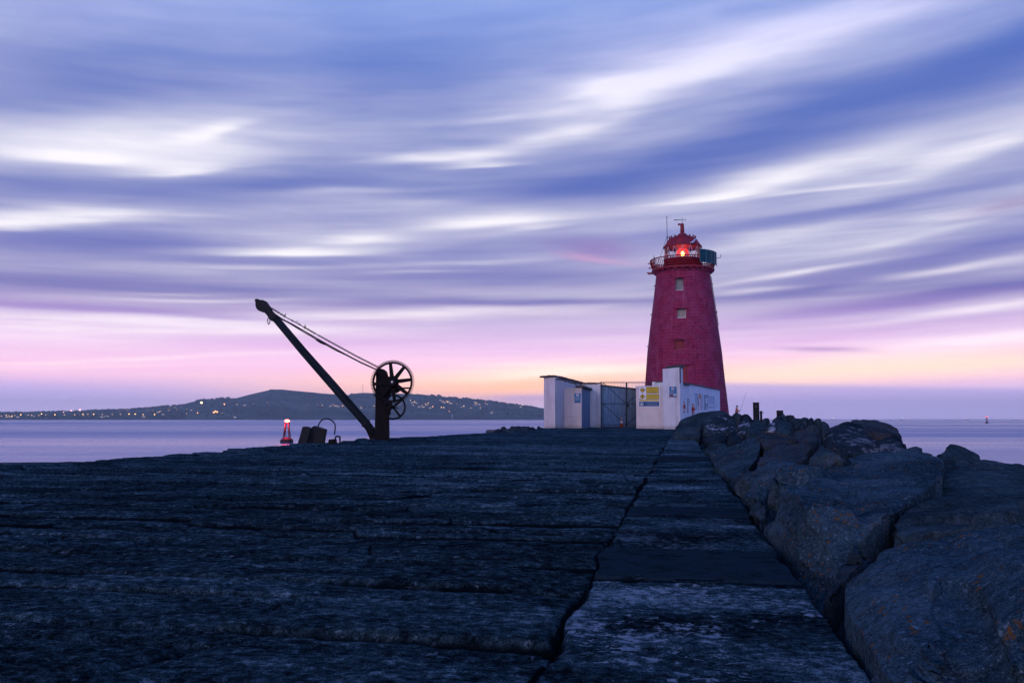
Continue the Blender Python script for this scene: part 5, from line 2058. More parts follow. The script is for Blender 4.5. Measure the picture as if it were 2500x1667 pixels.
part(mb, "cable", IRON, LH)

# ------------------------------------------------------------------ dock crane
CD = 32.0


def z5(x, y, D=CD):
    return at(600 + x / 4.0196, 710 + y / 4.0196, D)


def z7(x, y, D=CD):
    return at(610 + x / 6.72, 710 + y / 6.72, D)


def z6(x, y, D=CD):
    return at(860 + x / 6.535, 860 + y / 6.535, D)


cb = z5(1345, 1455)
ck = thing("dock_crane", (cb.x, CD, 0), "rusty hand crane with slanting timber jib and big toothed gear wheel", "crane")
KM = CD / F / 4.0196             # metres for one unit of the crane sketch
YA = Vector((0, 1, 0))


def slab(mb, pts, y0, y1, conv=z5):
    """outline in the crane's upright plane given real thickness y0..y1 across it"""
    p0 = [conv(*p) for p in pts]
    k = len(p0)
    vs = [p + YA * y0 for p in p0] + [p + YA * y1 for p in p0]
    return mb.add(vs, [tuple(range(k)), tuple(reversed(range(k, 2 * k)))] + [(i, i + k, (i + 1) % k + k, (i + 1) % k) for i in range(k)])


mb = MB()
slab(mb, [(1270, 1478), (1283, 1030), (1397, 1030), (1406, 1478)], -.22, .22)
slab(mb, [(1396, 1040), (1415, 1010), (1415, 1040), (1400, 1055)], -.2, .2)
part(mb, "post", IRONR, ck, .02)
ou = [(1283, 1035), (1287, 790), (1296, 772), (1320, 765), (1352, 768), (1378, 790), (1388, 820), (1391, 870), (1420, 935), (1520, 930), (1515, 975), (1480, 1000), (1415, 1008), (1400, 1035)]
for y_ in (-.24, .17):
    mb = MB()
    slab(mb, ou, y_, y_ + .07)
    part(mb, "cheek_plate", IRONR, ck, .008)
mb = MB()
slab(mb, [(1254, 1013), (1290, 1018), (1290, 1045), (1280, 1042)], -.2, .2)
part(mb, "bracket", IRONR, ck)
dr = z5(1452, 900)
mb = MB().lathe([(.16, -.17), (.16, .17)], 20, tuple(dr), 'y')
part(mb, "winding_drum", IRONR, ck)
# big gear
gc = z5(1452, 897) + YA * -.34
gw = MB()
RO, RI = 193 * KM, 177 * KM
NTE = 88
prof, inner = [], []
for i in range(NTE):
    for f_, r_ in ((-.24, RO), (-.17, RO + 19 * KM), (.17, RO + 19 * KM), (.24, RO)):
        a = 2 * math.pi * (i + f_) / NTE
        prof.append((r_ * math.cos(a), r_ * math.sin(a)))
        inner.append((RI * math.cos(a), RI * math.sin(a)))
n = len(prof)
vs = []
for y_ in (-.055, .055):
    vs += [gc + Vector((p[0], y_, p[1])) for p in prof] + [gc + Vector((p[0], y_, p[1])) for p in inner]
fs = []
for i in range(n):
    j = (i + 1) % n
    fs += [(i, j, n + j, n + i), (2 * n + j, 2 * n + i, 3 * n + i, 3 * n + j), (j, i, 2 * n + i, 2 * n + j), (n + i, n + j, 3 * n + j, 3 * n + i)]
gw.add(vs, fs)
gear = part(gw, "gear_wheel", IRONR, ck)
for k in range(8):
    a = R(98 - 45 * k - 1)
    e1 = Vector((math.cos(a), 0, math.sin(a)))
    e2 = Vector((-math.sin(a), 0, math.cos(a)))
    mb = MB()
    w0, w1 = 20 * KM, 15 * KM
    r0, r1 = 50 * KM, 178 * KM
    vs = []
    for y_ in (-.03, .03):
        vs += [gc + e1 * r0 + e2 * w0 + YA * y_, gc + e1 * r0 - e2 * w0 + YA * y_, gc + e1 * r1 - e2 * w1 + YA * y_, gc + e1 * r1 + e2 * w1 + YA * y_]
    mb.add(vs, [(0, 1, 2, 3), (7, 6, 5, 4), (0, 4, 5, 1), (1, 5, 6, 2), (2, 6, 7, 3), (3, 7, 4, 0)])
    part(mb, "spoke", IRONR, gear)
mb = MB().lathe([(60 * KM, -.05), (60 * KM, .05), (34 * KM, .10)], 28, tuple(gc), 'y').lathe([(34 * KM, -.09), (58 * KM, -.05)], 28, tuple(gc), 'y')
part(mb, "hub", IRONR, gear)
mb = MB().lathe([(.035, -.16), (.045, -.09)], 14, tuple(gc), 'y')
part(mb, "axle_end", plain("bare worn steel", (.55, .55, .6), .4, metal=.6), gear)
mb = MB().tube([gc + YA * -.05, gc + YA * .62], .05, 10)
part(mb, "axle", IRONR, ck)
# second hand wheel and pinion behind it
hc = z5(1432, 1138) + YA * .36
hw_ = MB().torus(hc, 118 * KM, .034, (1, 0, 0), (0, 0, 1), 48, 8)
hand = part(hw_, "hand_wheel", IRON, ck)
for a in (R(-52), R(38), R(128), R(218)):
    mb = MB()
    beam(mb, hc, hc + Vector((math.cos(a), 0, math.sin(a))) * 116 * KM, .075, .04)
    part(mb, "spoke", IRON, hand)
pc = z5(1405, 1120)
mb = MB().lathe([(.15, -.44), (.15, -.30)], 18, tuple(pc), 'y').lathe([(.05, -.44), (.05, .45)], 10, tuple(pc), 'y')
for k in range(12):
    a = 2 * math.pi * k / 12
    beam(mb, pc + Vector((.15 * math.cos(a), -.37, .15 * math.sin(a))), pc + Vector((.19 * math.cos(a), -.37, .19 * math.sin(a))), .05, .12)
part(mb, "pinion", IRONR, ck)
mb = MB()
slab(mb, [(1370, 1060), (1400, 1040), (1425, 1105), (1430, 1170), (1425, 1218), (1395, 1222), (1380, 1180)], -.26, -.12)
slab(mb, [(1392, 1175), (1426, 1178), (1424, 1196), (1392, 1196)], -.34, -.2)
part(mb, "bearing_block", IRONR, ck, .01)
mb = MB().tube([z5(1440, 1130) + YA * -.1, z5(1495, 1152) + YA * -.1], .022, 8)
part(mb, "pawl", IRON, ck)
mb = MB().tube([z5(1478, 952) + YA * .3, z5(1515, 951) + YA * .3, z5(1618, 950) + YA * .3], [.028, .028, .034], 8)
mb.tube([z5(1500, 965) + YA * .3, z5(1535, 995) + YA * .3, z5(1600, 1000) + YA * .3], .02, 6)
part(mb, "crank_handle", IRON, ck)
# jib


def jib_wood(g_, bs, nt):
    co = geopos(nt)
    d = (z5(1240, 1395) - z5(285, 265)).normalized()
    u = g_.v('DOT_PRODUCT', co, tuple(d), out=1)
    v_ = g_.v('DOT_PRODUCT', co, (d.z, 0, -d.x), out=1)
    n_ = g_.noise(g_.comb(g_.m('MULTIPLY', u, 1.1), g_.m('MULTIPLY', v_, 16.0), g_.m('MULTIPLY', g_.sep(co)[1], 16.0)), 1.0, 5, .65)
    col = g_.ramp(n_, [(.30, (.004, .006, .008)), (.55, (.014, .019, .024)), (.8, (.036, .046, .056))])
    g_.put(bs.inputs['Base Color'], col)
    bs.inputs['Roughness'].default_value = .85
    bs.inputs['Specular IOR Level'].default_value = .1
    g_.put(bs.inputs['Normal'], g_.bump(n_, .8, .03))


jp = [(282, 258), (560, 590), (850, 920), (1180, 1300), (1262, 1408)]
mb = MB().tube([z5(*p) for p in jp], [.132, .145, .155, .150, .150], 14)
part(mb, "jib", mat("weathered jib timber", jib_wood), ck)
mb = MB()
ja, jb = z5(1172, 1292), z5(1184, 1306)
mb.tube([ja, jb], .178, 14)
slab(mb, [(1195, 1262), (1210, 1270), (1206, 1282), (1192, 1276)], -.06, .06)
slab(mb, [(1142, 1312), (1160, 1320), (1152, 1332), (1140, 1326)], -.06, .06)
part(mb, "jib_band", IRON, ck)
mb = MB()
slab(mb, [(1175, 1345), (1250, 1335), (1282, 1372), (1300, 1480), (1230, 1470)], -.13, .13)
part(mb, "jib_foot", IRONR, ck, .02)
ho = [(96, 98), (104, 86), (122, 81), (136, 86), (150, 94), (180, 93), (200, 104), (216, 126), (232, 152), (240, 168), (262, 200), (300, 238), (312, 258), (262, 300), (238, 276), (214, 240), (186, 210), (158, 208), (130, 196), (110, 170), (104, 138), (106, 118)]
mb = MB()
slab(mb, ho, -.15, -.075)
slab(mb, ho, .075, .15)
slab(mb, [(200, 225), (262, 200), (312, 258), (262, 300)], -.075, .075)
part(mb, "jib_head", IRON, ck, .012)
sc = z5(160, 150)
mb = MB().lathe([(.20, -.07), (.17, -.03), (.17, .03), (.20, .07)], 24, tuple(sc), 'y').lathe([(.05, -.17), (.05, .17)], 12, tuple(sc), 'y')
part(mb, "sheave", IRON, ck)
mb = MB().tube([z5(x, y) for (x, y) in [(222, 262), (214, 285), (217, 315), (225, 332), (233, 318), (238, 292), (232, 268)]], .016, 6)
part(mb, "shackle", IRON, ck)


def rod(pts, r_, off, name):
    mb = MB().tube([z7(*p) + YA * off for p in pts], r_, 7)
    return part(mb, name, IRON, ck)


rod([(420, 385), (540, 470), (720, 560), (900, 660), (1100, 778), (1300, 892), (1550, 1030), (1800, 1162), (2090, 1296)], [.026, .03, .026, .022, .022, .022, .026, .026, .026], -.13, "tie_rod")
rod([(420, 392), (560, 482), (700, 568), (850, 660), (1000, 745), (1080, 798)], .018, .13, "tie_rod")
rod([(1070, 795), (1150, 838), (1230, 878)], [.03, .042, .03], .13, "tie_rod")
rod([(1220, 872), (1300, 918), (1420, 984), (1560, 1046), (1800, 1172), (2090, 1302)], .018, .13, "tie_rod")
# chain: links, then a knotted rod, then links down to the drum


def links(mb, a, b_, pitch, flat0):
    L = (b_ - a).length
    n = max(2, int(L / pitch))
    t = (b_ - a).normalized()
    s1 = t.cross(YA).normalized()
    for i in range(n):
        c = a + t * (L * (i + .5) / n)
        side = s1 if (i + flat0) % 2 == 0 else YA
        pts = []
        hl, hw2 = pitch * .78, pitch * .42
        for k in range(10):
            w = 2 * math.pi * k / 10
            pts.append(c + t * (hl * math.cos(w)) + side * (hw2 * math.sin(w)))
        mb.tube(pts, .0125, 5, False, True)


mb = MB()
cp_ = [z7(*p) for p in [(315, 262), (480, 362), (600, 436)]]
for i in range(2):
    links(mb, cp_[i], cp_[i + 1], .062, i)
part(mb, "chain", IRON, ck)
mb = MB()
cq = [z7(*p) for p in [(895, 598), (1100, 715), (1400, 880), (1750, 1072), (2125, 1262)]]
for i in range(4):
    links(mb, cq[i], cq[i + 1], .066, i)
part(mb, "chain", IRON, ck)
mb = MB()
mb.tube([z7(*p) for p in [(595, 434), (700, 490), (820, 556), (905, 606)]], .017, 6)
for p in [(698, 489), (818, 553)]:
    c = z7(*p)
    mb.lathe([(.01, -.035), (.035, -.015), (.035, .015), (.01, .035)], 8, tuple(c), 'y')
mb.torus(z7(768, 512), .035, .009, (1, 0, 0), (0, 0, 1), 14, 5)
for p in [(580, 415), (905, 598)]:
    c = z7(*p)
    beam(mb, c + Vector((-.02, 0, -.05)), c + Vector((.01, 0, .09)), .03)
part(mb, "chain_rod", IRON, ck)
# rough bed under the post
pts = [z5(x, y) + YA * o_ for (x, y, o_) in [(1185, 1466, -.3), (1210, 1445, 0), (1240, 1425, .1), (1262, 1440, -.4), (1400, 1440, .2), (1412, 1440, -.3), (1418, 1468, -.2), (1300, 1470, -.75), (1180, 1476, .2), (1415, 1475, .4)]]
o = carve("crane_bed", [pts + base_of(pts, -.15, 1.0)], TEAL, .045, .03, 55, 2, .3)
tag(o, "rough stone bed the rusty crane post stands in", "stone")
for i_, (bx, wd, lab) in enumerate([(1440, 95, "jagged pale-edged stone slab lying right of the crane foot"), (1150, 60, "small flat stone lying left of the crane foot")]):
    pts = [z5(bx + a, y) + YA * o_ for (a, y, o_) in [(-wd, 1490, -.6), (-wd * .7, 1466, -.2), (0, 1457 + 12 * i_, 0), (wd * .6, 1468, -.1), (wd * 1.2, 1485, -.5), (0, 1492, -1.0)]]
    o = carve("loose_stone", [pts + base_of(pts, -.12, 1.0)], GRAN, .035, .02, 61 + i_, 1, .3)
    tag(o, lab, "stone")

# ------------------------------------------------------------------ leaning timbers, hook bar, mooring staple
BDp = 28.0


def zq(x, y, D=BDp):
    return at(660 + x / 11.76, 1000 + y / 11.76, D)


def slab2(mb, pts, y0, y1):
    return slab(mb, pts, y0, y1, zq)


TIM = plain("old mooring timber", (.011, .010, .011), .9, scale=4, bump=.8, bscale=22, c2=(.004, .004, .006))
for (nm, ou, y0, y1, lab) in [
    ("timber_block", [(790, 1060), (880, 770), (955, 500), (968, 485), (1035, 476), (1185, 536), (1150, 700), (1060, 1060)], -.18, .18, "left of two dark timber blocks leaning together at the quay edge"),
    ("timber_block", [(1062, 1050), (1120, 800), (1184, 500), (1242, 464), (1330, 490), (1552, 566), (1562, 580), (1535, 720), (1512, 850), (1524, 870), (1502, 900), (1500, 1040)], .02, .40, "right of two leaning timber blocks, a curved iron bar rising from it")]:
    mb = MB()
    slab2(mb, ou, y0, y1)
    o = mb.build(nm, TIM, bevel=.012)
    tag(o, lab, "timber block", "leaning timber blocks at the quay edge")
hk = MB()
hp = [(1325, 560), (1340, 485), (1352, 430), (1385, 365), (1440, 300), (1500, 266), (1570, 252), (1640, 262), (1720, 300), (1790, 365), (1825, 430), (1832, 510), (1822, 610), (1810, 715)]
hk.tube([zq(*p) + YA * .18 for p in hp], .021, 8)
tag(hk.build("hook_bar", IRON), "thin curved iron bar arching over from the right timber block", "iron bar")
ms = thing("mooring_staple", tuple(zq(1880, 960)), "square iron staple and lump set in the quay beside the curved bar", "mooring ring")
mb = MB()
mb.tube([zq(*p) for p in [(1868, 990), (1868, 800), (1880, 775), (1910, 766), (1985, 764), (2000, 780), (2000, 1000)]], .026, 8)
part(mb, "staple", IRON, ms)
mb = MB()
slab2(mb, [(1690, 1000), (1700, 870), (1725, 845), (1850, 838), (1890, 870), (1890, 1000)], -.2, .15)
part(mb, "iron_lump", IRONR, ms, .03)

# ------------------------------------------------------------------ pipes standing among the rocks
bm_ = thing("tall_pipe", tuple(z1(459, 148, 45)), "tall dark iron pipe standing on the boulder heap", "post")
p0, p1_ = z1(459, 175, 45), z1(459, 49, 45)
mb = MB().lathe([(.155, p0.z), (.155, p1_.z - .02), (.165, p1_.z), (.13, p1_.z), (.13, p1_.z - .5)], 24, (p0.x, p0.y, 0), cap=False)
part(mb, "pipe", IRON, bm_)
mb = MB().lathe([(.10, p1_.z - .06), (.14, p1_.z - .06)], 20, (p0.x, p0.y, 0))
part(mb, "cap", IRON, bm_)
mb = MB().lathe([(.01, -.02), (.06, -.012), (.055, .012)], 14, (p0.x - .03, p0.y - .155, z1(459, 72, 45).z), 'y')
part(mb, "worn_plate", plain("worn brass", (.06, .05, .05), .5), bm_)
bs_ = thing("short_pipe", tuple(z1(485, 148, 44)), "short thin iron pipe with a crossbar beside the tall pipe", "post")
p0, p1_ = z1(485, 170, 44), z1(485, 95, 44)
mb = MB().lathe([(.06, p0.z), (.06, p1_.z)], 14, (p0.x, p0.y, 0))
part(mb, "pipe", IRON, bs_)
mb = MB().tube([z1(473, 104, 44), z1(498, 104, 44)], .022, 6)
part(mb, "crossbar", IRON, bs_)
p0, p1_ = z1(586, 125, 46), z1(586, 94, 46)
mb = MB().lathe([(.17, p0.z), (.17, p1_.z), (.15, p1_.z + .02)], 20, (p0.x, p0.y, 0))
tag(mb.build("stub_post", IRON), "squat dark stub post on top of the farther boulders", "post")

# ------------------------------------------------------------------ navigation buoys


def make_buoy(label, paint, glowm, lampr):
    e = thing("buoy", (0, 0, 0), label, "buoy", "light buoys on the water")
    mb = MB().lathe([(.55, -.6), (1.1, -.35), (1.15, .0), (1.13, .42), (1.02, .50)], 32)
    part(mb, "float", IRON, e)
    mb = MB().lathe([(1.10, .50), (.98, .66), (.72, .92), (.5, .98)], 32)
    part(mb, "float_deck", paint, e)
    for sx in (-1, 1):
        for sy in (-1, 1):
            mb = MB().tube([(sx * .52, sy * .5, .80), (sx * .36, sy * .34, 2.2), (sx * .26, sy * .24, 3.42)], .085, 8)
            part(mb, "tower_leg", paint, e)
    mb = MB()
    for (z_, r_) in [(1.25, .48), (1.95, .40), (2.6, .34)]:
        for (a, b_) in (((-1, -1), (1, -1)), ((1, -1), (1, 1)), ((1, 1), (-1, 1)), ((-1, 1), (-1, -1))):
            mb.tube([(a[0] * r_, a[1] * r_ * .96, z_), (b_[0] * r_, b_[1] * r_ * .96, z_)], .028, 6)
    for k in range(7):
        mb.tube([(-.13, -.44 + .03 * k, 1.0 + .3 * k), (.13, -.44 + .03 * k, 1.0 + .3 * k)], .018, 5)
    part(mb, "ladder", IRON, e)
    for sx in (-1, 1):
        mb = MB()
        mb.prism([(sx * .60, 1.35), (sx * .34, 1.35), (sx * .26, 2.75), (sx * .44, 2.75)], -.30, -.24)
        part(mb, "daymark", paint, e)
    mb = MB().lathe([(.44, 3.42), (.46, 3.55), (.30, 3.60)], 20)
    part(mb, "lantern_stage", paint, e)
    mb = MB().lathe([(.12, 3.60), (lampr, 3.70), (lampr * 1.06, 3.86), (lampr * .8, 4.04), (.1, 4.10)], 20)
    part(mb, "lantern", glowm, e)
    return e


BUOYR = plain("buoy red", (.13, .008, .014), .5)
BUOYG = plain("buoy green", (.015, .12, .08), .5)
GR = glow("red buoy light", (1.0, .17, .10), 7.0)
GR2 = glow("red buoy light far", (1.0, .10, .09), 1.5)
GG = glow("green buoy light", (.5, 1.0, .8), 5.0)
GWH = glow("white far light", (1.0, .92, .85), 5.0)


def on_water(px, py):
    d = ray(px, py)
    k = (WATER - EYE) / d.z
    return Vector((d.x * k, d.y * k, WATER))


b1 = make_buoy("near red light buoy glowing on the water left of the leaning timber blocks", BUOYR, GR, .42)
w_ = on_water(700, 1080.5)
b1.location = w_
b1.scale = (.97, .97, .97)
def lamp_light(loc, col, watts, rad):
    l = bpy.data.lights.new("lamp_light", 'POINT')
    l.color = col
    l.energy = watts
    l.shadow_soft_size = rad
    o = bpy.data.objects.new("lamp_light", l)
    o.location = loc
    COL.objects.link(o)


lamp_light(w_ + Vector((0, -.75, 3.8)), (1.0, .05, .08), 650, .35)
lamp_light(LM @ Vector((0, -1.05, zl + .1)), (1.0, .05, .05), 80, .2)
b2 = make_buoy("smaller far red light buoy on the open water at the right", plain("dull buoy red", (.10, .02, .03), .6), GR2, .95)
w_ = on_water(2409.5, 1032.8)
b2.location = w_
s2 = w_.y / F * 16.5 / 4.1
b2.scale = (s2 * .8, s2 * .8, s2)
b3 = make_buoy("tiny far green light buoy on the horizon above the dark fin-shaped boulder", BUOYG, GG, .6)
w_ = Vector((at(2201.5, HZ, 2600).x, 2600, WATER))
b3.location = w_
b3.scale = (1.5, 1.5, 1.6)
for (px, lab) in [(2361.5, "tiny white light of a far boat on the horizon between the green and red buoys"), (2479, "tiny white light of a far boat on the horizon at the right edge"), (2035, "tiny greenish-white light of a far boat beside the biggest black boulder")]:
    e = thing("far_boat", (at(px, HZ, 4200).x, 4200, WATER), lab, "boat", "far boats on the horizon")
    X, Y, Z = e.location
    mb = MB()
    mb.prism([(-8, 2.2), (-6.5, -.4), (6, -.4), (9, 2.8), (3, 2.3)], -1.6, 1.6, Matrix.Translation((X, Y, Z)))
    part(mb, "hull", IRON, e)
    mb = MB()
    mb.box((X - 4, Y - 1.2, Z + 2.3), (X + 1, Y + 1.2, Z + 4.6))
    part(mb, "wheelhouse", WHT, e)
    mb = MB().lathe([(.3, 0), (1.1, .5), (1.25, 1.3), (.8, 2.1), (.2, 2.4)], 10, (X - 1, Y - 1.4, Z + 4.6))
    part(mb, "mast_light", GWH, e)

# ------------------------------------------------------------------ angler on the rocks past the lighthouse
PD = 100.0
pb = at(1798.5, HZ, PD)
PZ = at(1798, 990, PD).z - 1.76


def skinned(name, verts, edges, radii, m_, parent=None, sub=2, root=0):
    me = bpy.data.meshes.new(name)
    me.from_pydata([tuple(Vector(v_)) for v_ in verts], edges, [])
    o = bpy.data.objects.new(name, me)
    COL.objects.link(o)
    o.modifiers.new("skin", 'SKIN')
    if not me.skin_vertices:
        bm = bmesh.new()
        bm.from_mesh(me)
        bm.verts.layers.skin.verify()
        bm.to_mesh(me)
        bm.free()
    for i, r_ in enumerate(radii):
        rr_ = r_ if isinstance(r_, tuple) else (r_, r_)
        me.skin_vertices[0].data[i].radius = rr_
        me.skin_vertices[0].data[i].use_root = (i == root)
    ss = o.modifiers.new("sub", 'SUBSURF')
    ss.levels = ss.render_levels = sub
    dg = bpy.context.evaluated_depsgraph_get()
    dg.update()
    m2 = bpy.data.meshes.new_from_object(o.evaluated_get(dg))
    bpy.data.objects.remove(o)
    m2.name = name
    m2.materials.clear()
    m2.materials.append(m_)
    m2.polygons.foreach_set("use_smooth", [True] * len(m2.polygons))
    o2 = bpy.data.objects.new(name, m2)
    COL.objects.link(o2)
    if parent is not None:
        o2.parent = parent
    return o2


SKIN = plain("skin", (.42, .24, .18), .6, var=.1)
pe = thing("person", (pb.x, PD, PZ), "person in an orange jacket and dark hat standing right of the lighthouse, fishing", "person")
# local frame: x to the right (the way they face), z up, feet at 0
J = {'pel': (0, 0, .94), 'spi': (.02, 0, 1.18), 'che': (.03, 0, 1.36), 'nec': (.04, 0, 1.50), 'hd0': (.06, 0, 1.57), 'hd1': (.07, 0, 1.66), 'hd2': (.06, 0, 1.73), 'nos': (.155, 0, 1.645),
     'hL': (0, .09, .90), 'kL': (.05, .10, .50), 'aL': (-.02, .11, .09), 'fL': (.15, .12, .04), 'hR': (0, -.09, .90), 'kR': (-.02, -.10, .50), 'aR': (-.10, -.11, .09), 'fR': (.07, -.12, .04),
     'sL': (.02, .18, 1.42), 'eL': (.10, .22, 1.15), 'wL': (.33, .12, 1.22), 'sR': (.02, -.18, 1.42), 'eR': (.06, -.23, 1.14), 'wR': (.28, -.10, 1.10), 'mL': (.40, .10, 1.24), 'mR': (.35, -.07, 1.12)}
nm_ = list(J)
ix = {k: i for i, k in enumerate(nm_)}
ed = [(ix[a], ix[b_]) for a, b_ in [('pel', 'spi'), ('spi', 'che'), ('che', 'nec'), ('nec', 'hd0'), ('hd0', 'hd1'), ('hd1', 'hd2'), ('hd1', 'nos'), ('pel', 'hL'), ('hL', 'kL'), ('kL', 'aL'), ('aL', 'fL'),
                                    ('pel', 'hR'), ('hR', 'kR'), ('kR', 'aR'), ('aR', 'fR'), ('che', 'sL'), ('sL', 'eL'), ('eL', 'wL'), ('wL', 'mL'), ('che', 'sR'), ('sR', 'eR'), ('eR', 'wR'), ('wR', 'mR')]]
rd = {'pel': .13, 'spi': .12, 'che': .13, 'nec': .055, 'hd0': .075, 'hd1': .10, 'hd2': .075, 'nos': .018, 'hL': .085, 'kL': .06, 'aL': .042, 'fL': .035, 'hR': .085, 'kR': .06, 'aR': .042, 'fR': .035,
      'sL': .06, 'eL': .042, 'wL': .030, 'mL': .036, 'sR': .06, 'eR': .042, 'wR': .030, 'mR': .036}
skinned("body", [J[k] for k in nm_], ed, [rd[k] for k in nm_], SKIN, pe)
for (wr, mm, sg) in (('wL', 'mL', 1), ('wR', 'mR', -1)):
    for f_ in range(5):
        b0 = Vector(J[mm]) + Vector((0, 0, .028 - .018 * f_)) if f_ < 4 else Vector(J[wr]) + Vector((.03, 0, .03))
        tipv = b0 + Vector((.045 - .004 * abs(f_ - 1), -.03 * sg, -.005))
        tip2 = tipv + Vector((-.025, -.03 * sg, -.004))
        mb = MB().tube([b0, tipv, tip2], [.011, .009, .007], 6)
        mb.build("finger", SKIN, pe)
JK = plain("orange jacket cloth", (.80, .26, .17), .8, scale=8)
jn_ = ['pel', 'spi', 'che', 'nec', 'sL', 'eL', 'wL', 'sR', 'eR', 'wR']
jx = {k: i for i, k in enumerate(jn_)}
skinned("jacket", [(J[k][0], J[k][1], J[k][2] - (.10 if k == 'pel' else 0)) for k in jn_], [(jx[a], jx[b_]) for a, b_ in [('pel', 'spi'), ('spi', 'che'), ('che', 'nec'), ('che', 'sL'), ('sL', 'eL'), ('eL', 'wL'), ('che', 'sR'), ('sR', 'eR'), ('eR', 'wR')]],
        [.20, .18, .18, .085, .09, .068, .055, .09, .068, .055], JK, pe)
tn_ = ['pel', 'hL', 'kL', 'aL', 'hR', 'kR', 'aR']
tx = {k: i for i, k in enumerate(tn_)}
skinned("trousers", [J[k] for k in tn_], [(0, 1), (1, 2), (2, 3), (0, 4), (4, 5), (5, 6)], [.15, .105, .08, .065, .105, .08, .065], plain("dark trousers", (.03, .03, .045), .9), pe)
mb = MB().lathe([(.118, 1.655), (.122, 1.70), (.10, 1.76), (.04, 1.79)], 16, (.06, 0, 0))
mb.box((.12, -.07, 1.665), (.22, .07, 1.68))
mb.build("hat", plain("dark hat", (.04, .03, .05), .9), pe)
mb = MB()
hp_ = Vector((pb.x + .42, PD + .02, PZ + 1.2))
mb.tube([hp_ - Vector((.22, 0, .5)), hp_, hp_ + Vector((.35, .05, .95)), hp_ + Vector((.85, .1, 2.3))], [.016, .014, .009, .005], 6)
tag(mb.build("fishing_rod", IRON), "thin fishing rod held up by the person in the orange jacket", "fishing rod")
pts = [Vector((pb.x + a, PD + b_, PZ + c)) for (a, b_, c) in [(-1.2, -.8, -.12), (1.1, -.8, -.1), (1.3, .9, -.05), (-1.0, 1.0, -.05), (0, 0, .02), (.4, -.4, .02)]]
o = carve("boulder", [pts + base_of(pts, -1.2, 1.3)], TEAL, .12, .02, 77, 2, .2)
tag(o, "dark boulder under the feet of the person in the orange jacket", "boulder", "boulders of the rock armour beside the pier")

# ------------------------------------------------------------------ lights and houses on the far shore


def on_hill(px, py):
    d = ray(px, py)
    best = None
    for y in np.arange(3436, 4320, 6.0):
        k = y / d.y
        z_ = EYE + d.z * k
        h_ = float(hill_h(np.array([d.x * k]), np.array([y]))[0])
        if z_ <= h_ + 1.0:
            best = Vector((d.x * k, y, h_))
            break
    if best is None:
        k = 4296 / d.y
        best = Vector((d.x * k, 4296, EYE + d.z * k - 2))
    return best


LY = glow("sodium lamp", (1.0, .52, .14), 3.2)
LW_ = glow("white lamp", (1.0, .74, .42), 2.4)
LO = glow("orange lamp", (1.0, .34, .10), 4.0)
LR = glow("pink red lamp", (1.0, .36, .42), 3.6)
LBIG = glow("floodlight", (1.0, .62, .18), 9.0)
POSTM = plain("lamp post", (.02, .02, .025), .7)


def lamp_mesh(m_, r_, h_):
    mb = MB()
    mb.tube([(0, 0, -2), (0, 0, h_)], .25, 5)
    mb.slot = 1
    mb.lathe([(r_ * .3, h_), (r_, h_ + r_ * .6), (r_, h_ + r_ * 1.3), (r_ * .3, h_ + r_ * 1.9)], 8)
    o = mb.build("street_lamp", [POSTM, m_])
    return o


def z2(x, y):
    return x / 3.36, 930 + y / 3.36


def z3s(x, y):
    return 640 + x / 3.36, 930 + y / 3.36


shore = [(10, 303), (50, 298), (72, 300), (98, 303), (120, 297), (170, 293), (230, 293), (260, 297), (318, 298), (340, 286), (375, 291), (450, 293), (528, 293), (613, 292), (680, 290), (720, 288),
         (768, 290), (838, 290), (920, 288), (988, 286), (1058, 288), (1108, 288), (1173, 292), (1268, 294)]
upper = [(1045, 250), (1205, 247), (1255, 254), (1320, 256), (1390, 231), (1385, 251), (1435, 227), (1480, 226), (1530, 241), (1350, 278), (1530, 280), (1310, 263), (1450, 245), (980, 256), (1820, 276), (1945, 205), (2105, 191), (2195, 190)]
mid = [(43, 190), (375, 207), (493, 210), (568, 210), (590, 208), (610, 211), (660, 217), (805, 219), (918, 216), (1130, 207), (1237, 211), (1310, 213), (1362, 194), (1485, 176), (1510, 173), (1535, 179), (1520, 181),
       (1555, 196), (1595, 198), (1655, 217), (1470, 229), (1490, 229), (1533, 261), (1755, 191), (1765, 195), (1830, 190), (1790, 231), (1893, 260), (2135, 208), (1215, 171), (1660, 146), (1705, 150), (1250, 182), (1712, 232), (1745, 186), (1340, 200), (1400, 222), (740, 209), (455, 206)]
protos = {}
rl_ = random.Random(31)


def lamp(pos, m_, r_, h_, label, group):
    key = (m_.name, r_, h_)
    if key not in protos:
        protos[key] = lamp_mesh(m_, r_, h_)
        o = protos[key]
    else:
        o = protos[key].copy()
        COL.objects.link(o)
    o.location = pos
    tag(o, label, "street lamp", group)
    return o


GS, GU, GM = "street lamps along the far shore road", "lamps scattered over the far village slope", "lamps scattered over the far headland slope"
for p in shore:
    lamp(on_hill(*z2(*p)), LY, rl_.choice([1.2, 1.7, 2.2]), 7.0, "small yellow street lamp low along the far shore at the left", GS)
for p in upper:
    lamp(on_hill(*z2(*p)), LY, rl_.choice([.8, 1.2]), 6.0, "small pale lamp among the houses on the left slope of the headland", GU)
for p in mid:
    lamp(on_hill(*z3s(*p)), rl_.choice([LW_, LY, LY, LO]), rl_.choice([.9, 1.2, 1.7]), 6.0, "small lamp among the houses on the headland behind the crane", GM)
lamp(on_hill(*z2(1652, 201)), LBIG, 4.2, 9.0, "biggest yellow floodlight on the shoulder of the headland", None)
lamp(on_hill(*z2(1840, 206)), LO, 2.4, 6.0, "orange lamp right of the biggest yellow floodlight", None)
lamp(on_hill(*z2(1620, 277)), LO, 2.0, 5.5, "orange lamp low below the biggest yellow floodlight", None)
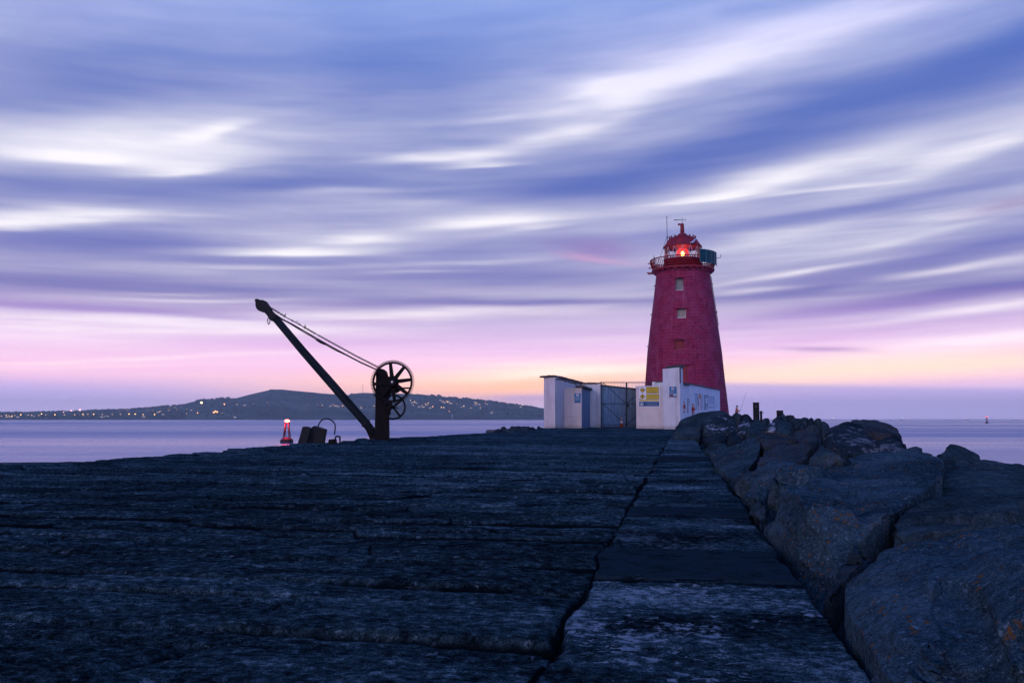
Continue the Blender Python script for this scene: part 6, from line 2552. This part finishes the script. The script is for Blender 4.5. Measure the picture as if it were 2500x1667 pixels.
for (x, y, lab) in [(1752, 274, "left lamp of the bright orange cluster low on the headland"), (1766, 266, "top lamp of the bright orange cluster low on the headland"), (1781, 272, "right lamp of the bright orange cluster low on the headland")]:
    lamp(on_hill(*z2(x, y)), LO, 2.8, 6.5, lab, "orange lamp cluster on the headland")
for (x, y, r_, lab) in [(655, 236, 4.0, "largest pinkish-red mast light on the skyline of the far shore"), (583, 241, 3.0, "smaller pinkish mast light left of the largest one on the far shore skyline"), (522, 256, 2.0, "small pink light left of the two mast lights on the far shore skyline")]:
    p = on_hill(*z2(x, 262))
    zt_ = at(*z2(x, y), p.y).z
    lamp(p, LR, r_, max(3.0, zt_ - p.z - r_), lab, "red mast lights on the far shore")
# pale houses near the lights
HSW = plain("pale house wall", (.26, .26, .28), .8)
HSR = plain("slate roof", (.05, .05, .06), .8)
LITW = glow("lit house window", (1.0, .70, .35), 1.2)


def make_house():
    e = thing("house", (0, 0, 0), "x", "house")
    mb = MB()
    mb.box((-6, -4, -3), (6, 4, 5.2))
    part(mb, "wall", HSW, e)
    mb = MB()
    mb.prism([(-4.4, 5.2), (4.4, 5.2), (0, 8.4)], -6.3, 6.3, Matrix.Rotation(math.pi / 2, 4, 'Z'))
    part(mb, "roof", HSR, e)
    mb = MB()
    for x_ in (-3.6, 0, 3.6):
        mb.box((x_ - .8, -4.06, 1.4), (x_ + .8, -4.002, 3.2))
    part(mb, "windows", LITW, e)
    return e


hs0 = make_house()
spots = [z3s(*p) for p in [(560, 208), (600, 206), (625, 210), (700, 212), (770, 217), (815, 222), (1230, 178), (1265, 182), (1290, 213), (1325, 214), (1350, 198), (1380, 222), (1480, 172), (1500, 178), (1525, 176), (1545, 184), (1640, 218),
                           (1750, 195), (1780, 192), (1845, 192), (1880, 262), (2120, 212), (1700, 150), (1462, 160)]] + [z2(*p) for p in [(60, 297), (90, 296), (150, 296), (280, 292), (840, 296), (870, 294), (890, 292), (1180, 296), (1300, 258), (1340, 276), (1575, 240), (1770, 262), (1790, 260), (1930, 300), (2010, 200), (2080, 190)]]
for i, (px, py) in enumerate(spots):
    h_ = hs0 if i == 0 else copy_tree(hs0)
    h_.location = on_hill(px, py + .5)
    h_.rotation_euler.z = rl_.uniform(-.5, .5)
    left_ = px < 700
    tag(h_, "small pale house on the low left shore of the headland" if left_ else "small pale house on the headland slope behind the crane", "house",
        "houses on the low left shore" if left_ else "houses on the headland slope behind the crane")
# white shore tower and the mast on the far summit
p = on_hill(*z3s(1558, 309))
e = thing("shore_tower", tuple(p), "short pale tower standing at the water's edge below the headland", "tower")
part(MB().lathe([(5.5, -3), (4.6, 12), (5.2, 12.5), (5.2, 14)], 20, tuple(p)), "shaft", HSW, e)
part(MB().lathe([(2.4, 14), (2.4, 17), (.4, 19)], 14, tuple(p)), "lantern_top", HSW, e)
p = on_hill(*z3s(825, 98.5))
e = thing("summit_mast", tuple(p), "thin radio mast on the headland summit left of the gear wheel", "mast")
part(MB().tube([p - Vector((0, 0, 5)), p + Vector((0, 0, 46))], [1.0, .6], 6), "mast_pole", POSTM, e)
part(MB().tube([p + Vector((-3.0, 0, 40)), p + Vector((3.0, 0, 40))], .4, 5).tube([p + Vector((-2, 0, 33)), p + Vector((2, 0, 33))], .4, 5), "crossarm", POSTM, e)
# woods on the headland: clumped crowns along skyline and fields
fw = MB()
ico = bmesh.new()
bmesh.ops.create_icosphere(ico, subdivisions=1, radius=1.0)
iv, if_ = [v_.co.copy() for v_ in ico.verts], [tuple(v_.index for v_ in f_.verts) for f_ in ico.faces]
ico.free()
rt = random.Random(77)


def clump(x, y, r_):
    h_ = float(hill_h(np.array([x]), np.array([y]))[0])
    fw.add([Vector((x + v_.x * r_ * rt.uniform(.8, 1.2), y + v_.y * r_ * rt.uniform(.8, 1.2), h_ + r_ * .35 + v_.z * r_ * .8 * rt.uniform(.75, 1.2))) for v_ in iv], if_)


for k in range(1500):
    u = rt.random()
    if u < .42:                                   # skyline belts
        px = rt.choice([rt.uniform(0, 500), rt.uniform(0, 560), rt.uniform(1050, 1330)])
        y = rt.uniform(4180, 4300)
        r_ = rt.uniform(4, 9)
    elif u < .70:                                 # shore and village trees
        px = rt.uniform(-60, 700)
        y = rt.uniform(3450, 3800)
        r_ = rt.uniform(3, 7)
    else:
        px = rt.uniform(650, 1330)
        y = rt.uniform(3480, 4250)
        r_ = rt.uniform(3, 8)
    clump((px - 1250) / F * y, y, r_)
wo_ = fw.build("far_wood", plain("far foliage", (.030, .040, .020), 1.0, scale=.05, spec=0.0))
tag(wo_, kind='stuff')
